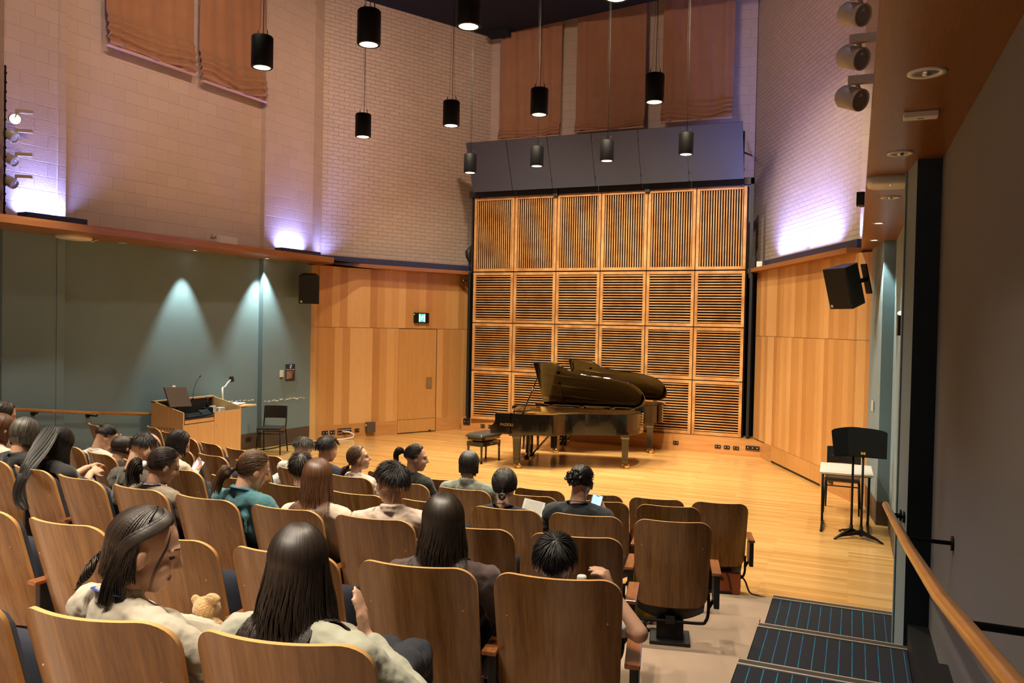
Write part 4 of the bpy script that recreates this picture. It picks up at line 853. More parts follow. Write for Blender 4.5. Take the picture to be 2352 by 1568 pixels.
    if name: textobj('FAZIOLI', .062, 'brass', t, (.255, -.001, ZB+.155), (R_(90), 0, 0))
    return t
piano('front black concert grand piano with open lid and gold lettering on its side', (-5.45, 12.02, 0), R_(11))
piano('rear black concert grand piano with open lid, nearer the slatted wall', (-5.47, 13.86, 0), R_(11), False)
def bench(label, loc, rz):
    t = thing('piano_bench', label, 'bench', loc, rz, 'piano benches'); h = .46
    mb = MB(); nx, ny = 24, 14; V = []
    for top in (1, 0):
        for j in range(ny+1):
            for i in range(nx+1):
                x = -.29+.58*i/nx; y = -.17+.34*j/ny
                e = min(1, (1-abs(x)/.29)*5)**.5*min(1, (1-abs(y)/.17)*4)**.5
                q = .008*abs(math.sin(x*math.pi/.145))*abs(math.sin(y*math.pi/.113))
                V.append((x, y, h+(.012+.035*e+q if top else -.02)))
    N_ = (nx+1)*(ny+1)
    F = [(j*(nx+1)+i, j*(nx+1)+i+1, (j+1)*(nx+1)+i+1, (j+1)*(nx+1)+i) for j in range(ny) for i in range(nx)]; F += [tuple(N_+k for k in f[::-1]) for f in F]
    for i in range(nx): F += [(i+1, i, N_+i, N_+i+1), (ny*(nx+1)+i, ny*(nx+1)+i+1, N_+ny*(nx+1)+i+1, N_+ny*(nx+1)+i)]
    for j in range(ny): F += [(j*(nx+1), (j+1)*(nx+1), N_+(j+1)*(nx+1), N_+j*(nx+1)), ((j+1)*(nx+1)+nx, j*(nx+1)+nx, N_+j*(nx+1)+nx, N_+(j+1)*(nx+1)+nx)]
    mb.add(V, F, None, 0, True); mb.build('cushion', 'benchseat', t)
    MB().box((0, 0, h-.045), (.54, .30, .05)).build('seat_frame', 'piano', t, bevel=.004)
    mb = MB(); mb.box((0, 0, h-.09), (.34, .22, .03), ry=.12); mb.box((0, 0, h-.09), (.34, .22, .02), ry=-.12); mb.build('lift', 'piano', t)
    mb = MB(); [mb.box((0, s*.15, .325), (.54, .022, .075)) for s in (-1, 1)]; [mb.box((s*.26, 0, .325), (.022, .30, .075)) for s in (-1, 1)]; mb.build('apron', 'piano', t); MB().box((.0, -.163, .325), (.05, .003, .018)).build('badge', 'steel', t)
    for sx in (-1, 1):
        for sy in (-1, 1): MB().tube([(sx*.25, sy*.14, .36), (sx*.255, sy*.145, .04), (sx*.255, sy*.145, .0)], [.032, .021, .028], 4, sm=False).build('leg', 'piano', t)
    return t
bench('black piano bench with tufted grey seat at the front piano', (-5.86, 12.62, 0), R_(78))
bench('black piano bench at the rear piano, seen through the front piano legs', (-5.75, 14.35, 0), R_(95))
# ================================================================ theatre seats
def seatmesh():
    """back panel of curved ply; local origin on the floor below the middle of the top edge"""
    W, Z0, Z1 = .49, .25, .85; nx, nz = 22, 30; TH = .017
    lean = lambda z: .180*(Z1-z)/(Z1-Z0); curve = lambda x: 1.15*x*x-.026
    def hw(z):       # half width: slight taper below, rounded corners
        w_ = W/2-.012*(Z1-z)/(Z1-Z0); r = .085
        if z > Z1-r: w_ -= r-math.sqrt(max(0, r*r-(z-(Z1-r))**2))
        rb = .075
        if z < Z0+rb: w_ -= rb-math.sqrt(max(0, rb*rb-((Z0+rb)-z)**2))
        return w_
    zs = [Z0+(Z1-Z0)*(.5-.5*math.cos(math.pi*j/nz)) for j in range(nz+1)]
    V = []
    for s in (0, 1):
        for z in zs:
            for i in range(nx+1):
                x = hw(z)*(-1+2*i/nx); V.append((x, lean(z)+curve(x)+s*TH, z - (.0)))
    n = (nx+1)*(nz+1); g = lambda i, j, s: s*n+j*(nx+1)+i
    B = [(g(i, j, 0), g(i+1, j, 0), g(i+1, j+1, 0), g(i, j+1, 0)) for j in range(nz) for i in range(nx)]
    A = [(g(i, j, 1), g(i, j+1, 1), g(i+1, j+1, 1), g(i+1, j, 1)) for j in range(nz) for i in range(nx)]
    E = [(g(i, 0, 1), g(i+1, 0, 1), g(i+1, 0, 0), g(i, 0, 0)) for i in range(nx)]+[(g(i, nz, 0), g(i+1, nz, 0), g(i+1, nz, 1), g(i, nz, 1)) for i in range(nx)]
    E += [(g(0, j, 0), g(0, j+1, 0), g(0, j+1, 1), g(0, j, 1)) for j in range(nz)]+[(g(nx, j, 1), g(nx, j+1, 1), g(nx, j+1, 0), g(nx, j, 0)) for j in range(nz)]
    mb = MB(); mb.add(V, B+A, None, 0, True); mb.add(V, E, None, 1, True); return mb, hw, lean, curve
def seat(tip):
    t = thing('theatre_seat', 'x', 'seat', (0, 0, 0), 0)
    mb, hw, lean, curve = seatmesh(); back = mb.build('backrest', ['seatwood', 'seatedge'], t)
    for x, z in ((-.19, .67), (.19, .67)):
        y = lean(z)+curve(x)-.0005; MB().tube([(x, y-.0012, z), (x, y+.002, z)], .0038, 10).build('screw_cap', 'hem', back)
    # upholstered pad on the sitter's side
    p = MB(); nx, nz = 14, 14; V = []
    for k in (0, 1):
        for j in range(nz+1):
            for i in range(nx+1):
                a = -1+2*i/nx; z = .30+.515*j/nz; w_ = min(hw(z), .245)-.002; x = w_*a
                e = min(1, (1-abs(a))*14)**.5*min(1, min(j, nz-j)/1.5)**.5
                V.append((x, lean(z)+curve(x)+.017+(.062*e if k else 0), z))
    n = (nx+1)*(nz+1); g = lambda i, j, s_: s_*n+j*(nx+1)+i
    F = [(g(i, j, 1), g(i, j+1, 1), g(i+1, j+1, 1), g(i+1, j, 1)) for j in range(nz) for i in range(nx)]+[(g(i, j, 0), g(i+1, j, 0), g(i+1, j+1, 0), g(i, j+1, 0)) for j in range(nz) for i in range(nx)]
    p.add(V, F, None, 0, True).build('back_cushion', 'pad', t)
    # seat cushion: tipped up when empty, down when somebody sits on it
    q = MB(); T = Matrix.Translation((0, .27 if not tip else .26, .40 if not tip else .33)) @ Matrix.Rotation(R_(80 if tip else 4), 4, 'X')
    nx, ny = 12, 12; V = []
    for k in (0, 1):
        for j in range(ny+1):
            for i in range(nx+1):
                a = -1+2*i/nx; b = j/ny; x = .225*a*(1-.06*b); y = -.05+(.36 if tip else .42)*b; e = (1-abs(a)**6)*(1-abs(2*b-1)**6)
                z = (.035*e+.01 if k else -.045*(1-.3*a*a)*max(.25, e))
                V.append(T @ Vector((x, y, z)))
    n = (nx+1)*(ny+1); g = lambda i, j, s_: s_*n+j*(nx+1)+i
    F = [(g(i, j, 1), g(i+1, j, 1), g(i+1, j+1, 1), g(i, j+1, 1)) for j in range(ny) for i in range(nx)]+[(g(i, j, 0), g(i, j+1, 0), g(i+1, j+1, 0), g(i+1, j, 0)) for j in range(ny) for i in range(nx)]
    F += [(g(i, 0, 0), g(i+1, 0, 0), g(i+1, 0, 1), g(i, 0, 1)) for i in range(nx)]+[(g(i+1, ny, 0), g(i, ny, 0), g(i, ny, 1), g(i+1, ny, 1)) for i in range(nx)]
    F += [(g(0, j+1, 0), g(0, j, 0), g(0, j, 1), g(0, j+1, 1)) for j in range(ny)]+[(g(nx, j, 0), g(nx, j+1, 0), g(nx, j+1, 1), g(nx, j, 1)) for j in range(ny)]
    q.add(V, F, None, 0, True).build('seat_cushion', 'pad', t)
    # black seat pan that shows under the back
    r = MB(); nx = 14; V = []
    for k in (0, 1):
        for j, z in enumerate((.30, .24, .19)):
            for i in range(nx+1): a = -1+2*i/nx; x = .225*a*(1-.02*j); V.append((x, .205+.06*a*a+.012*j+k*.03, z-.035*(1-a*a)*(j > 1)-.01*(1-a*a)))
    n = 3*(nx+1); g = lambda i, j, s_: s_*n+j*(nx+1)+i
    F = [(g(i, j, 0), g(i, j+1, 0), g(i+1, j+1, 0), g(i+1, j, 0)) for j in range(2) for i in range(nx)]+[(g(i, j, 1), g(i+1, j, 1), g(i+1, j+1, 1), g(i, j+1, 1)) for j in range(2) for i in range(nx)]+[(g(i, 2, 0), g(i, 2, 1), g(i+1, 2, 1), g(i+1, 2, 0)) for i in range(nx)]
    r.add(V, F, None, 0, True).build('seat_pan', 'black', t)
    MB().tube(smooth([(-.242, .24, .34), (-.242, .21, .22), (-.225, .20, .165), (-.19, .195, .15), (0, .195, .15), (.19, .195, .15), (.225, .20, .165), (.242, .21, .22), (.242, .24, .34)], 4), .0105, 10).build('frame_bar', 'blackmetal', t)
    MB().box((0, .29, .075), (.175, .17, .15)).build('pedestal', 'blackmetal', t, bevel=.015); MB().box((0, .28, .012), (.26, .24, .024)).build('base_plate', 'black', t, bevel=.006)
    MB().box((0, .27, .165), (.06, .2, .05)).build('seat_post', 'black', t)
    def arm(sx):
        X = sx*.283; MB().box((X, .27, .50), (.060, .32, .020)).build('armrest', 'armwood', t, bevel=.005)
        MB().box((X+sx*.006, .27, .38), (.034, .26, .22)).build('arm_panel', 'black', t, bevel=.004)
        MB().tube([(X*.86, .24, .24), (X, .27, .30)], .012, 8).build('arm_support', 'blackmetal', t)
    arm(1); return t
ROWS = {'A': [-1.04, -1.58, -2.12, -2.66, -3.2, -3.76, -4.33, -4.9, -5.48, -6.05, -6.65, -7.24, -7.82, -8.4, -8.96],
        'B': [-1.28, -1.82, -2.39, -2.96, -3.53, -4.1, -4.72, -5.34, -5.94, -6.53, -7.12, -7.70, -8.28, -8.86],
        'C': [-1.02, -1.57, -2.10, -2.66, -3.24, -3.82, -4.42, -5.0, -5.58, -6.19, -6.78, -7.36, -7.95, -8.5],
        'D': [-1.28, -1.84, -2.40, -2.97, -3.56, -4.13, -4.72, -5.29, -5.87],
        'E': [-.985, -1.53, -2.10, -2.67, -3.26, -3.85], 'F': [-1.29, -1.83, -2.40]}
ROWN = {'A': 'front row', 'B': 'second row', 'C': 'third row', 'D': 'fourth row', 'E': 'fifth row', 'F': 'nearest row'}
ORD = ['aisle-end', 'second', 'third', 'fourth', 'fifth', 'sixth', 'seventh', 'eighth', 'ninth', 'tenth', 'eleventh', 'twelfth', 'thirteenth', 'fourteenth', 'fifteenth']
OCC = {('F', 0): 'the long-haired woman with a raised hand', ('F', 1): 'the woman in a cream jacket', ('E', 0): 'the boy with a raised arm', ('E', 1): 'the long-haired woman in brown',
       ('D', 2): 'the man in a patterned pale shirt', ('D', 3): 'the woman with long auburn hair', ('D', 4): 'the woman in a teal blouse', ('D', 5): 'the woman with a scrunchie ponytail', ('D', 6): 'the balding man', ('D', 8): 'the woman with very long black hair',
       ('C', 1): 'the woman with a black hair flower', ('C', 2): 'the woman reading a sheet', ('C', 5): 'the person with cropped brown hair', ('C', 8): 'the woman holding a lit phone', ('C', 9): 'the small dark-haired person', ('C', 10): 'the bowed woman with a blue strap', ('C', 12): 'the grey-haired person in black', ('C', 13): 'the auburn-haired person in cream',
       ('B', 3): 'the woman with a dark grey bob', ('B', 4): 'the woman with a high ponytail', ('B', 5): 'the smiling woman in white', ('B', 6): 'the black-haired man in navy', ('B', 7): 'the man in a white shirt', ('B', 13): 'the dark-haired person at the left edge'}
P0, P1 = seat(True), seat(False); usedp = [False, False]
SEATPOS = {}
for (rn, y0, zf) in ROW:
    for i, x in enumerate(ROWS[rn]):
        y = rowy(y0, x); rz = math.atan((x+3.4)/11.0); occ = OCC.get((rn, i)); SEATPOS[(rn, i)] = (x, y, zf, rz)
        lab = ('wooden-backed seat occupied by %s' % occ) if occ else ('empty wooden-backed seat, %s in the %s%s' % (ORD[i], ROWN[rn], '' if i == 0 else ' counting from the stair aisle'))
        if len(lab.split()) > 16: lab = ' '.join(lab.split()[:16])
        k = 1 if occ else 0; p = (P0, P1)[k]; loc = (x, y, zf+.001)
        if not usedp[k]: p.location = loc; p.rotation_euler = (0, 0, rz); p['label'] = lab; p['group'] = 'theatre seats, '+ROWN[rn]; usedp[k] = True
        else: dup(p, loc, rz, lab, 'theatre seats, '+ROWN[rn])
# ================================================================ people
HM_ = {'black': hairmat('black hair', (.006, .005, .005), (.030, .024, .020)), 'darkbrown': hairmat('dark brown hair', (.010, .006, .004), (.045, .026, .016)),
       'brown': hairmat('brown hair', (.075, .038, .018), (.26, .15, .075)), 'auburn': hairmat('auburn hair', (.055, .020, .008), (.18, .075, .028)),
       'grey': hairmat('greying hair', (.020, .019, .016), (.17, .155, .125), .45), 'soft': hairmat('soft black hair', (.008, .008, .008), (.06, .055, .045), .42)}
M['skin'] = mat('skin', (.62, .36, .235), .48, spec=.4, var=.05, vscale=9)
M['skin_tan'] = mat('tanned skin', (.46, .25, .15), .48, spec=.4, var=.05, vscale=9)
M['lips'] = mat('lips', (.36, .11, .09), .4); M['brow'] = mat('eyebrow', (.02, .012, .01), .7); M['eye'] = mat('eye', (.02, .015, .012), .15)
M['trousers'] = mat('dark trousers', (.02, .022, .03), .9); M['shoe'] = mat('shoe', (.03, .03, .03), .5)
def cloth(n, c, v=.08, b=.35): M[n] = mat(n, c, .9, bump=b, bscale=22, var=v, vscale=6, sheen=.2)
cloth('cream_jacket', (.43, .38, .30)); cloth('sage_jacket', (.36, .36, .28)); cloth('brown_top', (.085, .055, .048)); cloth('white_shirt', (.74, .72, .68)); cloth('teal_blouse', (.055, .175, .205)); cloth('taupe_top', (.24, .19, .14))
cloth('charcoal_tee', (.060, .048, .034)); cloth('black_top', (.014, .014, .016)); cloth('cream_top', (.66, .54, .42)); cloth('navy_top', (.02, .025, .05)); cloth('white_blouse', (.72, .64, .56)); cloth('blackshirt', (.022, .024, .022)); cloth('sage_grey', (.30, .33, .28)); cloth('dark_dress', (.030, .036, .045)); cloth('pink_cream', (.68, .50, .42))
def floral():
    m = bpy.data.materials.new('pale patterned shirt'); nt, b = nodes(m); N = nt.nodes; L = nt.links; b.inputs['Roughness'].default_value = .9
    tc = N.new('ShaderNodeTexCoord'); n = N.new('ShaderNodeTexNoise'); n.inputs['Scale'].default_value = 34; n.inputs['Detail'].default_value = 5; L.new(tc.outputs['Object'], n.inputs['Vector'])
    n2 = N.new('ShaderNodeTexNoise'); n2.inputs['Scale'].default_value = 5; L.new(tc.outputs['Object'], n2.inputs['Vector'])
    a = N.new('ShaderNodeMath'); a.operation = 'MULTIPLY'; L.new(n.outputs[0], a.inputs[0]); L.new(n2.outputs[0], a.inputs[1])
    r = N.new('ShaderNodeValToRGB'); e = r.color_ramp.elements; e[0].position = .33; e[0].color = (.66, .52, .43, 1); e[1].position = .39; e[1].color = (.06, .045, .06, 1); L.new(a.outputs[0], r.inputs[0]); L.new(r.outputs[0], b.inputs['Base Color'])
    bm = N.new('ShaderNodeBump'); bm.inputs['Strength'].default_value = .4; bm.inputs['Distance'].default_value = .01; L.new(n2.outputs[0], bm.inputs['Height']); L.new(bm.outputs[0], b.inputs['Normal']); return m
M['floral'] = floral()
M['lanyard'] = mat('blue lanyard', (.03, .06, .30), .5); M['sky'] = mat('pale blue strap', (.25, .50, .80), .5)
def voxel(mb, name, m, parent, vox, sm=3, kind=None, disp=0):
    tmp = mb.build('tmp', m); md = tmp.modifiers.new('r', 'REMESH'); md.mode = 'VOXEL'; md.voxel_size = vox; md.use_smooth_shade = True
    s = tmp.modifiers.new('s', 'SMOOTH'); s.factor = .5; s.iterations = sm
    if disp:
        for nm_, sz_, st_ in (('fold a', .075, disp), ('fold b', .03, disp*.45)):
            tx = bpy.data.textures.get(nm_) or bpy.data.textures.new(nm_, 'CLOUDS'); tx.noise_scale = sz_; tx.noise_depth = 1
            dm = tmp.modifiers.new(nm_, 'DISPLACE'); dm.texture = tx; dm.strength = st_; dm.mid_level = .5; dm.texture_coords = 'LOCAL'
    bpy.context.view_layer.update(); dg = bpy.context.evaluated_depsgraph_get(); me = bpy.data.meshes.new_from_object(tmp.evaluated_get(dg))
    old = tmp.data; bpy.data.objects.remove(tmp); bpy.data.meshes.remove(old); me.name = name
    me.materials.clear(); me.materials.append(M[m] if isinstance(m, str) else m); me.polygons.foreach_set('use_smooth', [True]*len(me.polygons))
    o = bpy.data.objects.new(name, me); COL.objects.link(o)
    if parent: o.parent = parent
    return o
def strand(mb, P, rs, fl=.5):
    V = []; prev = None; m = len(P)
    for i, p in enumerate(P):
        t = P[min(i+1, m-1)]-P[max(i-1, 0)]
        if t.length < 1e-7: t = Vector((0, 0, -1))
        t.normalize(); x = t.cross(Vector((0, 0, 1))) if prev is None else prev-t*prev.dot(t)
        if x.length < 1e-5: x = t.orthogonal()
        x.normalize(); prev = x; y = t.cross(x)*fl; r = rs[i]
        V += [p+x*r, p+y*r, p-x*r, p-y*r]
    F = [(i*4+k, i*4+(k+1) % 4, i*4+4+(k+1) % 4, i*4+4+k) for i in range(m-1) for k in range(4)]
    mb.add(V, F, None, 0, True)
def hand(mb, W, d, nrm, sgn, curl=.5, k=1.0, spread=.12, thumb=.5):
    d = Vector(d).normalized(); nrm = Vector(nrm); nrm = (nrm-d*nrm.dot(d)).normalized(); s = d.cross(nrm)*sgn
    W = Vector(W); base = []
    for i, (o, l, b) in enumerate([(.029, .068, .082), (.010, .078, .088), (-.009, .073, .085), (-.027, .056, .077)]):
        B = W+d*(b*k)+s*(o*k); mb.cap2(W+s*(o*.5*k), B, .0155*k, .0125*k, 8); base.append(B)
        dd = (d+s*(spread*(1.5-i)*.5)).normalized(); p = B; r = .0092*k; c = curl*(1+.12*i)
        for j, f in enumerate((.45, .32, .23)):
            dd = (dd*math.cos(c)+nrm*math.sin(c)).normalized() if c else dd
            q = p+dd*(l*f*k); mb.cap2(p, q, r, r*.92, 8); p = q; r *= .92
            c = curl*(1.1 if j == 0 else .8)
    mb.cap2(W+d*.02*k, W+d*.065*k, .021*k, .019*k, 8)
    t0 = W+d*.018*k+s*.018*k; t1 = t0+(d*.55+s*.75+nrm*.25).normalized()*(.042*k); t2 = t1+(d*.85+s*(.5-thumb*.6)+nrm*thumb*.7).normalized()*(.032*k); t3 = t2+(d*.9+nrm*thumb*.8-s*.15*thumb).normalized()*(.026*k)
    mb.cap2(t0, t1, .0155*k, .0125*k, 8); mb.cap2(t1, t2, .0118*k, .0102*k, 8); mb.cap2(t2, t3, .010*k, .0085*k, 8)
    return t3
def person(label, H, spos, face=0, pitch=10, roll=0, torso=0, skin='skin', hc='black', style='short', sparam={}, top='black_top', sleeve='short', arms={}, k=1.0, vox=.009, seed=1, lanyard=None, shw=.160, wide=1.0, extra=None, pel=.48):
    rnd = random.Random(seed); H = Vector(H); sx, sy, zf, srz = spos
    t = thing('person', label, 'person', (sx, sy+.3, zf+.001), 0, 'seated audience'); iv = Matrix.Translation((-sx, -(sy+.3), -(zf+.001)))
    HR = (Matrix.Rotation(R_(-face), 4, 'Z') @ Matrix.Rotation(R_(-pitch), 4, 'X') @ Matrix.Rotation(R_(roll), 4, 'Y'))
    Hm = iv @ Matrix.Translation(H) @ HR @ Matrix.Scale(k, 4); h = iv @ H
    Rt = Matrix.Rotation(R_(-torso), 3, 'Z'); Rv = Rt @ Vector((1, 0, 0)); Fv = Rt @ Vector((0, 1, 0)); Z = Vector((0, 0, 1))
    SF = Matrix.Rotation(srz, 3, 'Z') @ Vector((0, 1, 0)); S0_ = iv @ Vector((sx, sy, zf)); N = h + (HR.to_3x3() @ Vector((0, -.028, -.095)))*k - Fv*.010*k - Z*.062*k
    push = .175-(N-S0_).dot(SF)
    if push > 0: N = N+SF*push
    fl = 0; pv = iv @ Vector((sx, sy, zf)); pv = Vector((pv.x, pv.y, 0)) + (Matrix.Rotation(srz, 3, 'Z') @ Vector((0, pel, 0))); pv.z = .525
    ch = N - Z*.20*k + Fv*.015; ch = ch*.8+((N+pv)/2)*.2; cp = .33-(ch-S0_).dot(SF)
    if cp > 0: ch = ch+SF*cp
    A = {}
    for s, nm in ((-1, 'L'), (1, 'R')):
        S = N+Rv*(s*(shw+.012)*k)-Z*.058*k+SF*.015; E = S - Z*.22*k+Rv*(s*.055*k)+Fv*.10*k; W = E+Fv*.20*k-Rv*(s*.10*k)-Z*.02*k
        a = arms.get(nm, {}); 
        if 'S' in a: S = iv @ Vector(a['S'])
        if 'E' in a: E = iv @ Vector(a['E'])
        if 'W' in a: W = iv @ Vector(a['W'])
        A[nm] = (S, E, W, a)
    # --- skin body, one surface
    b = MB(); q = lambda *p: Hm @ Vector(p)
    def E3(c, r, tilt=None): b.ell(c, r, 18, 12, mat=Hm)
    E3((0, -.012, .022), (.074, .092, .088)); E3((0, .030, -.030), (.060, .058, .082)); E3((0, .052, -.088), (.030, .032, .026)); E3((0, .02, -.06), (.056, .05, .045))
    for s in (-1, 1): E3((s*.036, .062, -.028), (.024, .024, .026)); E3((s*.077, -.004, -.012), (.0085, .021, .032)); E3((s*.080, -.008, -.002), (.0075, .013, .014)); b.cap2((s*.012, .080, .026), (s*.045, .070, .026), .010, .009, 8, Hm)
    b.cap2((0, .086, .016), (0, .104, -.022), .0085, .0125, 10, Hm); b.cap2((-.010, .096, -.026), (.010, .096, -.026), .008, .008, 8, Hm)
    b.cap2((-.017, .082, -.055), (.017, .082, -.055), .0085, .0085, 8, Hm); b.cap2((-.014, .080, -.066), (.014, .080, -.066), .008, .008, 8, Hm)
    b.cap2(q(0, -.030, -.045), N-Z*.01, .046*k*min(1.12, wide), .051*k*min(1.12, wide), 14)
    def torso_pieces(b, g, low=True):
        for s in (-1, 1):
            b.cap2(N+Rv*(s*.035*k)-Z*.05*k, ch+Rv*(s*.062*k*wide), (.066)*k+g, (.098)*k+g, 14); b.cap2(ch+Rv*(s*.062*k*wide), pv+Rv*(s*.062*k)+Z*.02, .098*k+g, .112*k+g, 14)
            S = A['L' if s < 0 else 'R'][0]; b.cap2(N+Rv*(s*.02)-Z*.012*k, S-Rv*(s*.012), .040*k+g, .050*k+g, 12); b.cap2(ch+Rv*(s*.07*k)+Z*.05, S-Z*.01, .075*k+g, .052*k+g, 12)
    torso_pieces(b, -.012)
    for nm, s in (('L', -1), ('R', 1)):
        S, E, W, a = A[nm]; b.cap2(S, E, .046*k, .037*k); b.cap2(E, W, .038*k, .025*k); 
        hk = a.get('hk', 1.0)*k*.93
        hand(b, W, a.get('d', Fv*.9-Rv*s*.5-Z*.15), a.get('n', -Z if 'd' not in a else -Z), a.get('sg', -s), a.get('curl', .45), hk, a.get('spread', .12), a.get('thumb', .4))
        hip = pv+Rv*(s*.085); kn = hip+Fv*.37-Rv*s*.03-Z*.05; an = Vector((kn.x, kn.y, .085))+Fv*.02; b.cap2(hip, kn, .072, .050); b.cap2(kn, an, .048, .034)
    body = voxel(b, 'body', skin, t, vox, 3)
    # --- clothes
    c = MB(); torso_pieces(c, .012)
    for nm, s in (('L', -1), ('R', 1)):
        S, E, W, a = A[nm]
        if sleeve == 'long': c.cap2(S, E, .060*k, .052*k); c.cap2(E, W-(W-E).normalized()*.03, .052*k, .036*k)
        elif sleeve == 'short': c.cap2(S, S+(E-S)*.62, .060*k, .055*k)
        elif sleeve == 'puff': c.cap2(S+Z*.004, S+(E-S)*.35, .066*k, .062*k); c.cap2(S+(E-S)*.3, E, .06*k, .05*k)
    if sleeve != 'none':
        c.cap2(N-Z*.018, N-Z*.06, .058*k, .078*k, 14)
        cr_ = .015 if sparam.get('collar') else .009; hh_ = .022 if sparam.get('collar') else .0
        for i in range(16):
            a0, a1 = 2*math.pi*i/16, 2*math.pi*(i+1)/16; g_ = lambda a: N+Rv*(.056*k*math.sin(a))-Fv*(.056*k*math.cos(a))+Z*(hh_+.008+(.012)*math.cos(a))
            c.cap2(g_(a0), g_(a1), cr_, cr_, 8)
            if hh_: c.cap2(g_(a0)-Z*.025, g_(a1)-Z*.025, cr_*1.1, cr_*1.1, 8)
    # folds across the back and sleeves
    for i in range(10):
        u = rnd.uniform(-.11, .11); z = rnd.uniform(.07, .30); p0 = N-Z*z*k+Rv*u-Fv*.060; p1 = p0+Rv*rnd.uniform(-.07, .07)-Z*rnd.uniform(.05, .10); c.cap2(p0, p1, .016, .008, 6)
    voxel(c, 'top', top, t, vox*1.05, 2, disp=.017 if sleeve != 'none' else .008)
    l = MB()
    for s in (-1, 1):
        hip = pv+Rv*(s*.085); kn = hip+Fv*.37-Rv*s*.03-Z*.05; an = Vector((kn.x, kn.y, .10))+Fv*.02; l.cap2(pv+Rv*s*.05, hip, .115, .1); l.cap2(hip, kn, .086, .064); l.cap2(kn, an, .062, .048)
        f = MB(); f.ell(an-Z*.055+Fv*.06, (.042, .12, .042), 14, 8); f.build('shoe', 'shoe', t)
    voxel(l, 'trousers', 'trousers', t, .012, 2, disp=.02)
    # --- face details
    f = MB(); [f.cap2((s*.020, .0800, .004), (s*.040, .0725, .004), .0040, .0030, 8, Hm) for s in (-1, 1)]; f.build('eyes', 'eye', t)
    f = MB(); [f.cap2((s*.014, .0850, .030), (s*.046, .0725, .033), .0028, .0018, 8, Hm) for s in (-1, 1)]; f.build('eyebrows', 'brow', t)
    f = MB(); f.cap2((-.018, .0885, -.0595), (.018, .0885, -.0595), .0048, .0048, 8, Hm); f.build('lips', 'lips', t)
    if lanyard:
        n = 20; P = []
        for i in range(n+1): a = math.pi*(-.62+1.24*i/n); P.append(N+Rv*(.068*k*math.sin(a))-Fv*(.068*k*math.cos(a))+Z*(.034+.012*math.cos(a)-.03*(1-math.cos(a))*.4))
        P = [P[0]-Z*.12+Fv*.05]+P+[P[-1]-Z*.12+Fv*.05]
        MB().tube(P, .010 if lanyard == 'lanyard' else .004, 6, flat=.25, up=(0, 0, 1)).build('lanyard', lanyard, t)
    # --- hair
    hm = HM_[hc]; hb = MB(); C0 = Vector((0, -.012, .022)); rx, ry, rz = .074, .092, .088
    thick = sparam.get('thick', 1.10); front = sparam.get('front', 40); napez = sparam.get('nape', -38); side = sparam.get('side', -8)
    def thr(phi):      # phi 0 = face, 180 = nape : lowest elevation (deg) covered by hair
        p = abs(phi)
        if p < 35: return front
        if p < 75: return front+(side+18-front)*(p-35)/40
        if p < 110: return side+18*(1-(p-75)/35) if p < 110 else side
        return side+(napez-side)*(p-110)/70
    bald = sparam.get('bald', 0)
    def capf(d):
        el = math.degrees(math.asin(max(-1, min(1, d.z)))); ph = math.degrees(math.atan2(d.x, d.y)); m = (el-thr(ph))/14; m = max(0, min(1, m)); m = m*m*(3-2*m)
        if bald: 
            w_ = (Vector((d.x, d.y-.25, d.z-.85)).length); m *= max(0, min(1, (w_-.42)/.25))
        return .86+(thick-.86)*m+.006*math.sin(d.x*37+d.z*21)*m
    hb.ct = .15; hb.ell(C0, (rx, ry, rz), 40, 28, mat=Hm, fn=capf)
    def surf(phi, th, kk):     # phi deg from back, th deg from top
        a = R_(phi); b_ = R_(th); return Vector((math.sin(b_)*math.sin(a)*rx*kk, -math.sin(b_)*math.cos(a)*ry*kk, math.cos(b_)*rz*kk))+C0
    kk0 = thick+.025
    caps = [(N-Z*.03, h-Z*.04, .060*k), (A['L'][0], A['R'][0], .068*k), (N-Z*.10, pv, .125*k), (N-Z*.08+Rv*.07, pv+Rv*.07, .105*k), (N-Z*.08-Rv*.07, pv-Rv*.07, .105*k)]
    def collide(p):
        for a_, b_, r_ in caps:
            d_ = b_-a_; u_ = max(0, min(1, (p-a_).dot(d_)/d_.length_squared)); c_ = a_+d_*u_; e_ = p-c_
            if e_.length < r_+.006: p = c_+(e_.normalized() if e_.length > 1e-5 else -Fv)*(r_+.006)
        return p
    def lock(P, r, taper=.35, fl=.5, free=False):
        m = len(P); r = r*rk
        if not free:
            for p in P:
                zl = p.z
                if zl < .87:
                    need = .03+.375*max(0, .85-zl)-(p-S0_).dot(SF)
                    if need > 0: p += SF*need
        rs = [r*(.55+.45*min(1, i/2))*(1-(1-taper)*max(0, (i/(m-1)-.6)/.4)) for i in range(m)]; hb.ct = rnd.random()**1.6; strand(hb, P, rs, fl)
    near = vox < .0082; NL = int(sparam.get('n', 150)*((3.0 if near else 2.8) if style in ('long', 'bob', 'pony', 'bun') else 1)); rk = .62 if near else .66
